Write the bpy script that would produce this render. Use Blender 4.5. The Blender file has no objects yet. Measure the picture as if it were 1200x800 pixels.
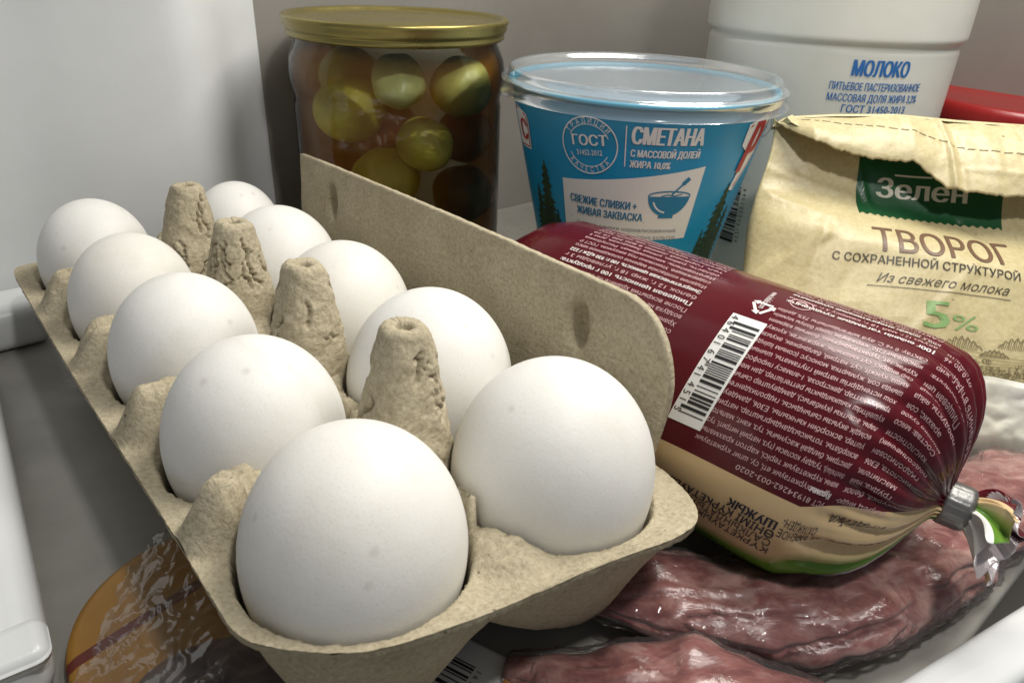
import bpy, bmesh, math, random
import numpy as np
from mathutils import Vector, Matrix, noise
from mathutils.geometry import delaunay_2d_cdt

random.seed(7)
SC = bpy.context.scene
COL = SC.collection
MM = 0.001                      # all measures below are millimetres
PI = math.pi

# ------------------------------------------------------------------ camera
cam_d = bpy.data.cameras.new('camera')
cam = bpy.data.objects.new('camera', cam_d)
COL.objects.link(cam)
cam_d.sensor_width = 36
cam_d.lens = 26.05
cam_d.clip_start = 0.01
cam_d.clip_end = 20
cam.matrix_world = Matrix(((0.99905, -0.04362, 0.0, 0),
                           (0.02048, 0.46902, -0.88295, 0),
                           (0.03851, 0.88211, 0.46947, 0),
                           (0, 0, 0, 1)))
cam_d.dof.use_dof = True
cam_d.dof.focus_distance = 0.215
cam_d.dof.aperture_fstop = 34
SC.camera = cam

# ------------------------------------------------------------------ light
w = bpy.data.worlds.new('World')
SC.world = w
w.use_nodes = True
w.node_tree.nodes['Background'].inputs[0].default_value = (0.93, 0.96, 1.0, 1)
w.node_tree.nodes['Background'].inputs[1].default_value = 0.22
SC.view_settings.view_transform = 'Standard'
SC.view_settings.look = 'None'
SC.view_settings.exposure = 0.0
SC.view_settings.gamma = 1.0
SC.cycles.max_bounces = 10
SC.cycles.volume_bounces = 2
SC.cycles.transparent_max_bounces = 32
SC.cycles.use_denoising = True


def area(name, loc, target, sx, sy, power, color):
    d = bpy.data.lights.new(name, 'AREA')
    d.shape = 'RECTANGLE'
    d.size, d.size_y = sx * MM, sy * MM
    d.energy = power
    d.color = color
    o = bpy.data.objects.new(name, d)
    o.location = Vector(loc) * MM
    o.rotation_euler = (Vector(target) - Vector(loc)).to_track_quat('-Z', 'Y').to_euler()
    COL.objects.link(o)
    return o


# the soft light panel under the fridge's ceiling, and the small lamp near its front edge
area('fridge_lamp', (190, 290, 300), (10, 210, -140), 280, 200, 2.65, (1.0, 0.97, 0.9))
area('front_lamp', (112, 5, 300), (60, 170, -110), 36, 30, 0.9, (1.0, 0.98, 0.94))

# ------------------------------------------------------------------ helpers
def thing(name, label, cat, group=None, matrix=None):
    o = bpy.data.objects.new(name, None)
    o.empty_display_size = 0.02
    COL.objects.link(o)
    if matrix is not None:
        o.matrix_world = matrix
    return tag(o, label, cat, group)


def tag(o, label, cat, group=None, kind=None):
    o['label'] = label
    o['category'] = cat
    if group:
        o['group'] = group
    if kind:
        o['kind'] = kind
    return o


def mesh_obj(name, verts, faces, mats, parent=None, smooth=True, fmat=None, uvs=None):
    """verts in mm (local to the parent)"""
    v = np.asarray(verts, float) * MM
    me = bpy.data.meshes.new(name)
    me.from_pydata([tuple(x) for x in v], [], [tuple(f) for f in faces])
    if not isinstance(mats, (list, tuple)):
        mats = [mats]
    for m in mats:
        me.materials.append(m)
    if fmat is not None:
        me.polygons.foreach_set('material_index', np.asarray(fmat, np.int32))
    if smooth:
        me.polygons.foreach_set('use_smooth', np.ones(len(me.polygons), bool))
    if uvs is not None:
        lay = me.uv_layers.new(name='UVMap')
        idx = np.zeros(len(me.loops), np.int32)
        me.loops.foreach_get('vertex_index', idx)
        lay.data.foreach_set('uv', np.asarray(uvs, np.float32)[idx].ravel())
    me.update()
    o = bpy.data.objects.new(name, me)
    COL.objects.link(o)
    if parent is not None:
        o.parent = parent
    return o


class MB:
    def __init__(s):
        s.v, s.f, s.m = [], [], []

    def add(s, V, F, m=0):
        b = len(s.v)
        s.v.extend([tuple(map(float, p)) for p in V])
        s.f.extend([tuple(int(i) + b for i in f) for f in F])
        s.m.extend([m] * len(F))

    def build(s, name, mats, parent=None, smooth=True):
        return mesh_obj(name, s.v, s.f, mats, parent, smooth, s.m)


def gridfaces(nu, nv, wrap=False, flip=False):
    """vertex index = i*nv + j ; wrap in j"""
    F = []
    for i in range(nu - 1):
        for j in range(nv if wrap else nv - 1):
            j2 = (j + 1) % nv
            q = (i * nv + j, i * nv + j2, (i + 1) * nv + j2, (i + 1) * nv + j)
            F.append(q[::-1] if flip else q)
    return F


def lathe(profile, c=(0, 0), seg=128, cap0=False, cap1=False):
    V = []
    for r, z in profile:
        for j in range(seg):
            a = 2 * PI * j / seg
            V.append((c[0] + r * math.cos(a), c[1] + r * math.sin(a), z))
    F = gridfaces(len(profile), seg, True)
    n = len(profile)
    if cap0:
        F.append(tuple(range(seg))[::-1])
    if cap1:
        F.append(tuple((n - 1) * seg + j for j in range(seg)))
    return V, F


def rbox(lo, hi, r=2.0, seg=4):
    """box with rounded vertical and top edges, built as a stack of rounded rectangles"""
    def ring(inset, z):
        x0, y0, x1, y1 = lo[0] + inset, lo[1] + inset, hi[0] - inset, hi[1] - inset
        rr = max(r - inset, 0.05) if r > inset else 0.05
        P = []
        for cx, cy, a0 in ((x1 - rr, y1 - rr, 0), (x0 + rr, y1 - rr, 90), (x0 + rr, y0 + rr, 180), (x1 - rr, y0 + rr, 270)):
            for k in range(seg + 1):
                a = math.radians(a0 + 90 * k / seg)
                P.append((cx + rr * math.cos(a), cy + rr * math.sin(a), z))
        return P
    R = []
    for k in range(seg + 1):
        a = PI / 2 * k / seg
        R.append(ring(r - r * math.sin(a), lo[2] + r - r * math.cos(a)))
    for k in range(seg + 1):
        a = PI / 2 * k / seg
        R.append(ring(r - r * math.cos(a), hi[2] - r + r * math.sin(a)))
    n = len(R[0])
    V = [p for ring_ in R for p in ring_]
    F = gridfaces(len(R), n, True)
    F.append(tuple(range(n))[::-1])
    F.append(tuple((len(R) - 1) * n + j for j in range(n)))
    return V, F


def fb(x, y, z, s, octv=4):
    return noise.fractal(Vector((x * s, y * s, z * s)), 1.0, 2.0, octv)


def smooth01(t):
    t = np.clip(t, 0, 1)
    return t * t * (3 - 2 * t)


# ------------------------------------------------------------------ text
def text2d(s, h, W=None, cx=1.0, bold=0.0, shear=0.0, space=1.0):
    """flat lettering: capital height h, optional total width W; origin at the baseline's left"""
    c = bpy.data.curves.new('t', 'FONT')
    c.body = s
    c.resolution_u = 2
    c.fill_mode = 'NONE'
    c.offset = bold
    c.shear = shear
    c.space_character = space
    o = bpy.data.objects.new('t', c)
    m = bpy.data.meshes.new_from_object(o)
    V = np.array([v.co[:2] for v in m.vertices]).reshape(-1, 2)
    E = np.array([e.vertices[:] for e in m.edges]).reshape(-1, 2)
    bpy.data.objects.remove(o)
    bpy.data.curves.remove(c)
    bpy.data.meshes.remove(m)
    if len(V) == 0:
        return V, []
    # fill the outlines by the non-zero winding rule (letters of this font overlap themselves)
    P, _, T_, _, _, _ = delaunay_2d_cdt([Vector(p) for p in V], [tuple(map(int, e)) for e in E], [], 0, 1e-5)
    P = np.array([p[:] for p in P])
    T_ = np.array([t for t in T_ if len(t) == 3])
    cen = P[T_].mean(1)
    a, b = V[E[:, 0]], V[E[:, 1]]
    wn = np.zeros(len(cen), int)
    for i0 in range(0, len(cen), 800):
        q = cen[i0:i0 + 800, None, :]
        side = (b[:, 0] - a[:, 0]) * (q[:, :, 1] - a[:, 1]) - (q[:, :, 0] - a[:, 0]) * (b[:, 1] - a[:, 1])
        up = (a[:, 1] <= q[:, :, 1]) & (b[:, 1] > q[:, :, 1]) & (side > 0)
        dn = (a[:, 1] > q[:, :, 1]) & (b[:, 1] <= q[:, :, 1]) & (side < 0)
        wn[i0:i0 + 800] = up.sum(1) - dn.sum(1)
    F = [tuple(map(int, t)) for t in T_[wn != 0]]
    V = P
    k = h / 0.728
    V = V * k
    x0 = V[:, 0].min()
    V[:, 0] -= x0
    if W:
        V[:, 0] *= W / V[:, 0].max()
    else:
        V[:, 0] *= cx
    return V, F


def dice(V, F, cell):
    """cut flat polygons along a grid so that they can follow a curved surface"""
    bm = bmesh.new()
    vs = [bm.verts.new((x, y, 0)) for x, y in V]
    for f in F:
        try:
            bm.faces.new([vs[i] for i in f])
        except ValueError:
            pass
    bmesh.ops.triangulate(bm, faces=bm.faces[:])
    for ax in (0, 1):
        lo, hi = V[:, ax].min(), V[:, ax].max()
        c = lo + cell
        while c < hi:
            co, no = [0, 0, 0], [0, 0, 0]
            co[ax], no[ax] = c, 1
            bmesh.ops.bisect_plane(bm, geom=bm.verts[:] + bm.edges[:] + bm.faces[:], plane_co=co, plane_no=no)
            c += cell
    bm.verts.index_update()
    V2 = np.array([v.co[:2] for v in bm.verts])
    F2 = [tuple(v.index for v in f.verts) for f in bm.faces]
    bm.free()
    return V2, F2


class Ink:
    """flat ink shapes collected in 2-D and laid onto a surface by a mapping"""
    def __init__(s, mapf):
        s.mb = MB()
        s.map = mapf
        s.count = 0

    def put(s, V, F, m=0, dz=0.0):
        s.count += 1                      # overlapping strokes never share a plane
        dz += (s.count % 40) * 0.002
        s.mb.add([s.map(x, y, dz) for x, y in V], F, m)

    def text(s, t, x, y, h, W=None, m=0, rot=0, align='l', cell=None, bold=0.0, **k):
        V, F = text2d(t, h, W, bold=0.012 if bold < 0 else 0.0, **k)
        if len(V) == 0:
            return
        if cell:
            V, F = dice(V, F, cell)
        if align == 'c':
            V[:, 0] -= V[:, 0].max() / 2
        if align == 'r':
            V[:, 0] -= V[:, 0].max()
        if rot:
            a = math.radians(rot)
            V = V @ np.array([[math.cos(a), math.sin(a)], [-math.sin(a), math.cos(a)]])
        if bold <= 0:
            s.put(V + np.array([x, y]), F, m)
            return
        # heavier strokes: the same letters laid three times, a hair apart sideways and in height
        e = np.array([math.cos(math.radians(rot)), math.sin(math.radians(rot))]) * h * bold * 1.5
        for q in (-1, 0, 1):
            s.put(V + np.array([x, y]) + e * q, F, m, 0.035 * (q + 1))

    def stroke(s, pts, wd, m=0, closed=False):
        P = np.array(pts, float)
        n = len(P)
        L, R = [], []
        for i in range(n):
            a = P[(i - 1) % n] if (closed or i > 0) else P[i]
            b = P[(i + 1) % n] if (closed or i < n - 1) else P[i]
            t = b - a
            t /= (np.linalg.norm(t) + 1e-9)
            nn = np.array([-t[1], t[0]]) * wd / 2
            L.append(P[i] + nn)
            R.append(P[i] - nn)
        V = L + R
        F = [(n + i, n + (i + 1) % n, (i + 1) % n, i) for i in range(n if closed else n - 1)]
        s.put(V, F, m)

    def arc(s, cx, cy, r, a0, a1, wd, m=0, n=40):
        s.stroke([(cx + r * math.cos(math.radians(a0 + (a1 - a0) * i / n)), cy + r * math.sin(math.radians(a0 + (a1 - a0) * i / n))) for i in range(n + 1)], wd, m)

    def band(s, xs, lo, hi, m=0, ny=6):
        """area between two curves lo(x), hi(x)"""
        V, n = [], len(xs)
        for j in range(ny + 1):
            t = j / ny
            V += [(x, lo(x) * (1 - t) + hi(x) * t) for x in xs]
        F = [(j * n + i, j * n + i + 1, (j + 1) * n + i + 1, (j + 1) * n + i) for j in range(ny) for i in range(n - 1)]
        s.put(V, F, m)

    def rect(s, x0, y0, x1, y1, m=0, nx=1, ny=1):
        s.band([x0 + (x1 - x0) * i / nx for i in range(nx + 1)], lambda x: y0, lambda x: y1, m, ny)

    def blob(s, pts, m=0):
        P = np.array(pts, float)
        F = [tuple(range(len(P)))]
        if np.ptp(P, axis=0).max() > 4:
            P, F = dice(P, F, 1.8)
        s.put(P, F, m)

    def build(s, name, mats, parent=None):
        return s.mb.build(name, mats, parent, smooth=False)


# ------------------------------------------------------------------ materials
class Mat:
    def __init__(s, name, color=(0.5, 0.5, 0.5), rough=0.5, **k):
        s.m = bpy.data.materials.new(name)
        s.m.use_nodes = True
        s.t = s.m.node_tree
        s.b = s.t.nodes['Principled BSDF']
        s.out = s.t.nodes['Material Output']
        s.b.inputs['Base Color'].default_value = (*color, 1)
        s.b.inputs['Roughness'].default_value = rough
        for kk, vv in k.items():
            s.b.inputs[kk.replace('_', ' ')].default_value = vv

    def n(s, typ, **k):
        nd = s.t.nodes.new(typ)
        for kk, vv in k.items():
            if isinstance(kk, str) and hasattr(nd, kk):
                setattr(nd, kk, vv)
            else:
                nd.inputs[kk].default_value = vv
        return nd

    def l(s, a, b):
        s.t.links.new(a, b)

    def coord(s, which='Object', scale=(1, 1, 1)):
        tc = s.n('ShaderNodeTexCoord')
        mp = s.n('ShaderNodeMapping')
        mp.inputs['Scale'].default_value = scale
        s.l(tc.outputs[which], mp.inputs[0])
        return mp.outputs[0]

    def noise(s, scale, detail=4, rough=0.55, vec=None, dist=0.0):
        nd = s.n('ShaderNodeTexNoise')
        nd.inputs['Scale'].default_value = scale
        nd.inputs['Detail'].default_value = detail
        nd.inputs['Roughness'].default_value = rough
        nd.inputs['Distortion'].default_value = dist
        s.l(vec if vec is not None else s.coord(), nd.inputs['Vector'])
        return nd.outputs['Fac']

    def ramp(s, fac, stops, interp='LINEAR'):
        r = s.n('ShaderNodeValToRGB')
        r.color_ramp.interpolation = interp
        e = r.color_ramp.elements
        while len(e) < len(stops):
            e.new(0.5)
        for k, (p, c) in enumerate(stops):
            e[k].position = p
            e[k].color = (*c, 1) if len(c) == 3 else c
        s.l(fac, r.inputs[0])
        return r.outputs[0]

    def mix(s, fac, a, b, mode='MIX'):
        m = s.n('ShaderNodeMix')
        m.data_type = 'RGBA'
        m.blend_type = mode
        for sock, val in ((m.inputs[0], fac), (m.inputs[6], a), (m.inputs[7], b)):
            if hasattr(val, 'links') or hasattr(val, 'is_output'):
                s.l(val, sock)
            elif isinstance(val, (int, float)):
                sock.default_value = val
            else:
                sock.default_value = (*val, 1)
        return m.outputs[2]

    def math(s, op, a, b=None):
        m = s.n('ShaderNodeMath')
        m.operation = op
        for sock, val in ((m.inputs[0], a), (m.inputs[1], b)):
            if val is None:
                continue
            if isinstance(val, (int, float)):
                sock.default_value = val
            else:
                s.l(val, sock)
        return m.outputs[0]

    def color(s, sock):
        s.l(sock, s.b.inputs['Base Color'])
        return s

    def rough(s, sock):
        s.l(sock, s.b.inputs['Roughness'])
        return s

    def bump(s, height, dist, strength=1.0, prev=None):
        b = s.n('ShaderNodeBump')
        b.inputs['Distance'].default_value = dist * MM
        b.inputs['Strength'].default_value = strength
        s.l(height, b.inputs['Height'])
        if prev is not None:
            s.l(prev, b.inputs['Normal'])
        s.l(b.outputs[0], s.b.inputs['Normal'])
        return b.outputs[0]


def clear_mat(name, tint=(1, 1, 1), ior=1.45, rough=0.03, haze=0.0, haze_col=(0.9, 0.92, 0.95), bump=None, gloss=1.0):
    """thin clear plastic or glass: what lies behind shows through, with a fresnel gloss and a little haze"""
    s = Mat(name)
    tr = s.n('ShaderNodeBsdfTransparent')
    tr.inputs[0].default_value = (*tint, 1)
    gl = s.n('ShaderNodeBsdfGlossy')
    gl.inputs['Roughness'].default_value = rough
    fr = s.n('ShaderNodeFresnel')
    fr.inputs[0].default_value = ior
    mx = s.n('ShaderNodeMixShader')
    s.l(s.math('MULTIPLY', fr.outputs[0], gloss), mx.inputs[0])
    last = tr.outputs[0]
    if haze > 0:
        df = s.n('ShaderNodeBsdfDiffuse')
        df.inputs[0].default_value = (*haze_col, 1)
        m0 = s.n('ShaderNodeMixShader')
        m0.inputs[0].default_value = haze
        s.l(tr.outputs[0], m0.inputs[1])
        s.l(df.outputs[0], m0.inputs[2])
        last = m0.outputs[0]
    s.l(last, mx.inputs[1])
    s.l(gl.outputs[0], mx.inputs[2])
    if bump:
        sc, dist = bump
        b = s.n('ShaderNodeBump')
        b.inputs['Distance'].default_value = dist * MM
        s.l(s.noise(sc, 3, 0.5, dist=0.6), b.inputs['Height'])
        s.l(b.outputs[0], gl.inputs['Normal'])
        s.l(b.outputs[0], fr.inputs['Normal'])
    s.l(mx.outputs[0], s.out.inputs[0])
    return s.m


def ink_mat(name, col, rough=0.45):
    return Mat(name, col, rough).m


# moulded pulp
def pulp():
    s = Mat('moulded_pulp', (0.4, 0.34, 0.24), 0.95)
    s.b.inputs['Specular IOR Level'].default_value = 0.15
    big = s.noise(60, 4)
    fine = s.noise(900, 5, 0.7)
    fib = s.noise(420, 3, 0.6, s.coord(scale=(1, 0.35, 1)), dist=1.5)
    c1 = s.ramp(fine, [(0.3, (0.31, 0.265, 0.18)), (0.5, (0.425, 0.37, 0.262)), (0.72, (0.52, 0.46, 0.34))])
    c2 = s.ramp(big, [(0.3, (0.88, 0.87, 0.84)), (0.7, (1.05, 1.05, 1.05))])
    c = s.mix(1.0, c1, c2, 'MULTIPLY')
    vor = s.n('ShaderNodeTexVoronoi')
    vor.inputs['Scale'].default_value = 190
    s.l(s.coord(), vor.inputs['Vector'])
    spot = s.ramp(vor.outputs['Distance'], [(0.05, (1, 1, 1)), (0.09, (0, 0, 0))])
    spotmask = s.math('MULTIPLY', spot, s.math('GREATER_THAN', s.noise(130, 2), 0.56))
    c = s.mix(spotmask, c, (0.2, 0.165, 0.11))
    s.color(c)
    p = s.bump(fib, 0.5, 0.7)
    s.bump(fine, 0.25, 0.8, p)
    return s.m


M_PULP = pulp()


def eggshell():
    s = Mat('eggshell', (0.82, 0.81, 0.775), 0.48)
    s.b.inputs['Subsurface Weight'].default_value = 0.25
    s.b.inputs['Subsurface Radius'].default_value = (1.0, 0.8, 0.6)
    s.b.inputs['Subsurface Scale'].default_value = 0.002
    s.b.inputs['Specular IOR Level'].default_value = 0.28
    info = s.n('ShaderNodeObjectInfo')
    vec = s.n('ShaderNodeVectorMath')
    vec.operation = 'ADD'
    s.l(s.coord(), vec.inputs[0])
    s.l(info.outputs['Location'], vec.inputs[1])
    v = vec.outputs[0]
    big = s.noise(45, 3, vec=v)
    c = s.ramp(big, [(0.3, (0.70, 0.685, 0.645)), (0.7, (0.755, 0.745, 0.715))])
    vor = s.n('ShaderNodeTexVoronoi')
    vor.inputs['Scale'].default_value = 120
    s.l(v, vor.inputs['Vector'])
    spot = s.ramp(vor.outputs['Distance'], [(0.05, (1, 1, 1)), (0.16, (0, 0, 0))])
    msk = s.math('GREATER_THAN', s.noise(70, 2, vec=v), 0.5)
    f = s.math('MULTIPLY', s.math('MULTIPLY', spot, msk), 0.65)
    c = s.mix(f, c, (0.58, 0.56, 0.52))
    tint = s.ramp(info.outputs['Random'], [(0.0, (1.0, 0.985, 0.955)), (0.5, (0.97, 0.97, 0.965)), (1.0, (1.0, 1.0, 1.0))])
    c = s.mix(1.0, c, tint, 'MULTIPLY')
    pores = s.ramp(s.noise(2400, 2, vec=v), [(0.30, (0.86, 0.85, 0.83)), (0.42, (1, 1, 1))])
    c = s.mix(0.7, c, pores, 'MULTIPLY')
    smud = s.ramp(s.noise(24, 5, 0.7, vec=v, dist=1.0), [(0.56, (1, 1, 1)), (0.72, (0.93, 0.915, 0.88))])
    c = s.mix(1.0, c, smud, 'MULTIPLY')
    s.color(c)
    p = s.bump(s.noise(1500, 3, vec=v), 0.05, 0.7)
    s.bump(s.noise(260, 3, vec=v), 0.12, 0.5, p)
    return s.m


M_EGG = eggshell()

# ------------------------------------------------------------------ setting
FY = 42.0
ex = np.array([math.cos(math.radians(FY)), math.sin(math.radians(FY)), 0])
ey = np.array([-ex[1], ex[0], 0])
FRIDGE = Matrix(((ex[0], ey[0], 0, 0), (ex[1], ey[1], 0, 0), (0, 0, 1, 0), (0, 0, 0, 1)))
SHELF = -158.0


def struct(name, mb, mats):
    o = mb.build(name, mats)
    o.matrix_world = FRIDGE
    o['kind'] = 'structure'
    return o


sm = Mat('shelf_glass', (0.24, 0.235, 0.225), 0.32)
sm.color(sm.ramp(sm.noise(35, 4), [(0.3, (0.24, 0.23, 0.205)), (0.7, (0.31, 0.295, 0.265))]))
sm.rough(sm.ramp(sm.noise(80, 4), [(0.3, (0.26,) * 3), (0.7, (0.45,) * 3)]))
M_SHELF = sm.m
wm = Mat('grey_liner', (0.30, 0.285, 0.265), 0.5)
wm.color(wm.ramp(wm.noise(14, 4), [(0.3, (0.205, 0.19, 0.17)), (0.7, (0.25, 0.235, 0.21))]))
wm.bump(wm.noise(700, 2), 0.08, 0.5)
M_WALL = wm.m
dm = Mat('white_liner', (0.72, 0.73, 0.73), 0.33)
dm.color(dm.ramp(dm.noise(18, 4), [(0.3, (0.60, 0.61, 0.61)), (0.7, (0.68, 0.69, 0.69))]))
dm.bump(dm.noise(500, 2), 0.05, 0.5)
M_WHITE = dm.m

mb = MB(); mb.add(*rbox((-90, 20, SHELF - 5), (480, 372, SHELF), 1.5)); struct('fridge_shelf', mb, M_SHELF)
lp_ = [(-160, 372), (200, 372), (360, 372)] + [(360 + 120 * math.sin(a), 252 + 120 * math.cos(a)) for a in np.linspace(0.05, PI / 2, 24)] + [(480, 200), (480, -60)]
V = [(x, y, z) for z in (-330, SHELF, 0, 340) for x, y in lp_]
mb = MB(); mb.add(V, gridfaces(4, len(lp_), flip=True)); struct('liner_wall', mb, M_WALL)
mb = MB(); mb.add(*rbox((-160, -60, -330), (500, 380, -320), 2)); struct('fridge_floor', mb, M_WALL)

# air duct column on the back wall: flat front, long soft bevel on its right
prof = [(-60, 372), (20, 371.5), (40, 370), (56, 366), (70, 360.5), (100, 349.5), (108, 347.2), (112, 346.2), (116, 346.0), (120, 346.7), (124, 348.3), (128, 350.6), (132, 353.6), (136, 357.2), (140, 361.5), (144, 365.5), (149, 369), (155, 371.2), (160, 372)]
V, F = [], []
zs = [SHELF - 100, SHELF, -60, 0, 100, 340]
for z in zs:
    V += [(x, y, z) for x, y in prof]
F = gridfaces(len(zs), len(prof), flip=True)
mb = MB(); mb.add(V, F); struct('air_duct', mb, M_WHITE)
mb = MB(); mb.add(*rbox((-90, 338, SHELF + 0.3), (40, 365, SHELF + 19), 5)); struct('back_ledge', mb, M_WHITE)


def bar(name, p0, p1, w_, h_, z0, r, mat, pads=()):
    p0, p1 = np.array(p0, float), np.array(p1, float)
    d = p1 - p0
    L = np.linalg.norm(d)
    d /= L
    mb = MB()
    mb.add(*rbox((0, 0, z0), (L, w_, z0 + h_), r))
    for a, b, zz, ww in pads:
        mb.add(*rbox((a, ww[0], z0 + h_ - 6), (b, ww[1], z0 + h_ + zz), min(r, 3.5)))
    o = mb.build(name, mat)
    o.matrix_world = Matrix(((d[0], -d[1], 0, p0[0] * MM), (d[1], d[0], 0, p0[1] * MM), (0, 0, 1, 0), (0, 0, 0, 1)))
    o['kind'] = 'structure'
    return o


bar('side_rail', (-100, 111), (-205, 251), 60, 17, SHELF + 0.4, 6, M_WHITE, [(-1.2, 12, 0.7, (-0.8, 60.8)), (42, 66, 3.5, (9, 52))])
bar('shelf_trim', (160, 157), (70, 105), 14, 12, SHELF - 3, 3, M_WHITE)

# ------------------------------------------------------------------ egg carton
CART = Matrix(((0.7621, -0.647, 0.0226, -9.92 * MM), (0.6456, 0.7621, 0.0489, 127.36 * MM), (-0.0488, -0.0227, 0.9985, -108.26 * MM), (0, 0, 0, 1)))
EGGS = {  # row, place from the front: x, y, z, radius
    ('L', 5): (-23.9, 3.2, -2.6, 23.1), ('R', 5): (27.4, -0.3, -2.2, 24.6),
    ('L', 4): (-25.4, 50.3, -0.4, 21.7), ('R', 4): (25.4, 50.0, 0.0, 23.5),
    ('L', 3): (-25.6, 101.2, 0.5, 20.5), ('R', 3): (25.0, 101.0, 0.4, 22.4),
    ('L', 2): (-26.6, 151.2, -0.6, 19.8), ('R', 2): (24.8, 151.2, 0.1, 22.1),
    ('L', 1): (-26.9, 201.4, -1.1, 19.8), ('R', 1): (27.9, 201.3, 1.6, 18.3)}
carton = thing('egg_carton', 'open grey-brown pulp carton full of white eggs, lid folded up at its right', 'egg carton', matrix=CART)

CTR = [(-12, 231.5, -8), (-40, 231, -8), (-49.5, 229, -8), (-52.4, 224, -8), (-53.2, 214, -8), (-53, 190, -8), (-52.8, 140, -8), (-52.6, 100, -7), (-52.0, 60, -6), (-51.8, 30, -5), (-51.8, 8, -4.5), (-51.0, -5, -4), (-44.0, -14.0, -4), (-35.0, -20.5, -4), (-24.0, -24.0, -4),
       (-7.0, -27.0, -4), (15.0, -29.2, -4.4), (28.0, -31.0, -5), (38.0, -31.8, -6), (47.0, -30, -7), (53.5, -24, -8), (57.5, -14.0, -8.5), (58.5, -4, -8.5), (58, 20, -8), (57, 60, -8), (56, 140, -8), (55.4, 190, -8), (55.2, 214, -8), (54.2, 224, -8), (51, 229, -8), (42, 231, -8), (12, 231.5, -8)]


def resample(P, step):
    P = np.array(P, float)
    # Catmull-Rom through the points
    out = []
    n = len(P)
    for i in range(n - 1):
        p0, p1, p2, p3 = P[max(i - 1, 0)], P[i], P[i + 1], P[min(i + 2, n - 1)]
        m = max(2, int(np.linalg.norm(p2 - p1) / step))
        for k in range(m):
            t = k / m
            out.append(0.5 * ((2 * p1) + (-p0 + p2) * t + (2 * p0 - 5 * p1 + 4 * p2 - p3) * t * t + (-p0 + 3 * p1 - 3 * p2 + p3) * t ** 3))
    out.append(P[-1])
    return np.array(out)


ring = resample(CTR, 1.3)
# side arcs of the outline as x(y)
kmin = int(np.argmin(ring[:, 1]))
left = ring[:kmin + 1][::-1]
right = ring[kmin:]
ly, lx, lz = np.maximum.accumulate(left[:, 1] + np.arange(len(left)) * 1e-6), left[:, 0], left[:, 2]
ry, rx, rz = np.maximum.accumulate(right[:, 1] + np.arange(len(right)) * 1e-6), right[:, 0], right[:, 2]
ymin, ymax = ring[kmin, 1], 231.0
ys = np.concatenate([ymin + (0 - ymin) * np.linspace(0, 1, 76) ** 1.5, np.arange(0.9, ymax, 0.95), [ymax]])
NX = 122


def tray_z(x, y, zr):
    z = zr
    # posts between neighbouring cells along both sides, and at both ends
    for k in range(4):
        yc = 25.6 + 50.3 * k
        for sx in (-1, 1):
            dx, dy = (x - sx * 40) / 11.0, (y - yc) / 7.4
            q = (abs(dx) ** 2.6 + abs(dy) ** 2.6)
            z = max(z, zr + 13.5 * (1 - smooth01((q ** 0.385 - 0.35) / 0.95)) - 0.02 * (x + 37) ** 2 * (0 if sx > 0 else .2))
    for yc, hh in ((-13, 4.2), (214, 10)):
        dx, dy = (x - 2.5) / 9.5, (y - yc) / 13
        q = math.hypot(dx, dy)
        z = max(z, zr + hh * (1 - float(smooth01((q - 0.15) / 0.9))))
    # middle spine between the two rows
    dx = abs(x) / 12
    if -4 < y < 208:
        z = max(z, zr + 9 * (1 - float(smooth01((dx - 0.2) / 0.9))))
    for (s_, i), (ex_, ey_, ez_, r_) in EGGS.items():
        d = math.hypot(x - ex_, y - ey_)
        R = r_ + 0.7
        if d < R + 2.0:
            if d < R:
                pit = ez_ - 3.0 - 27 * math.sqrt(max(1 - (d / R) ** 2, 0))
            else:
                pit = ez_ - 3.0 + ((d - R) / 2.0) ** 1.6 * 26
            z = min(z, pit)
    return z


V, F = [], []
for y in ys:
    xa, xb = float(np.interp(y, ly, lx)), float(np.interp(y, ry, rx))
    za, zb = float(np.interp(y, ly, lz)), float(np.interp(y, ry, rz))
    for j in range(NX):
        t = j / (NX - 1)
        x = xa + (xb - xa) * t
        zr = za + (zb - za) * t
        z = tray_z(x, y, zr)
        edge = min(t, 1 - t)
        n1 = fb(x, y, 0, 0.16, 4)
        up_ = float(smooth01((z - zr - 1.0) / 5.0))
        z += 0.55 * n1 * min(1, edge * 30) + 0.22 * fb(x + 50, y, 3, 0.9, 3)
        if up_ > 0:
            z += up_ * (0.9 * fb(x, y, 7, 0.22, 3) - 2.2 * max(0, 0.10 - abs(noise.noise(Vector((x * 0.10, y * 0.42, 3.0))))) / 0.10)
        V.append((x, y, z))
F = gridfaces(len(ys), NX, flip=True)
mb = MB()
mb.add(V, F)
# outer walls hanging from the rim, scalloped cell by cell
nr = np.gradient(ring[:, :2], axis=0)
nr /= np.linalg.norm(nr, axis=1)[:, None]
inn = np.stack([-nr[:, 1], nr[:, 0]], 1)
if inn[kmin, 1] < 0:
    inn = -inn
levels = [(0, 0), (0.35, -0.9), (0.2, -2.0), (1.2, -2.7), (2.6, -3.6), (4.0, -7), (6.5, -14), (9.5, -22), (12, -29), (14.5, -34), (19, -37.5), (25, -38.5)]
V = []
for inset, dz in levels:
    for k, p in enumerate(ring):
        x, y, zr = p
        yy = (y - 0) / 50.3
        if y > -12:
            sc = abs(math.cos(PI * (yy - 0.0)))          # 1 in the middle of a cell, 0 between cells
        else:
            sc = abs(math.sin(PI * min(max((x + 51) / 102.0, 0), 1) * 2))
        deep = max(0, -dz - 3) / 35
        ii = inset + (1 - sc) * 9 * min(1, deep * 1.6)
        z = zr + dz + (1 - sc ** 0.7) * 9 * smooth01((deep - 0.55) / 0.45)
        f = fb(x, y, dz, 0.3, 3)
        V.append((x + inn[k, 0] * ii + 0.25 * f, y + inn[k, 1] * ii + 0.25 * f, z + 0.25 * fb(x, y, 9, 0.5, 3)))
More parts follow.
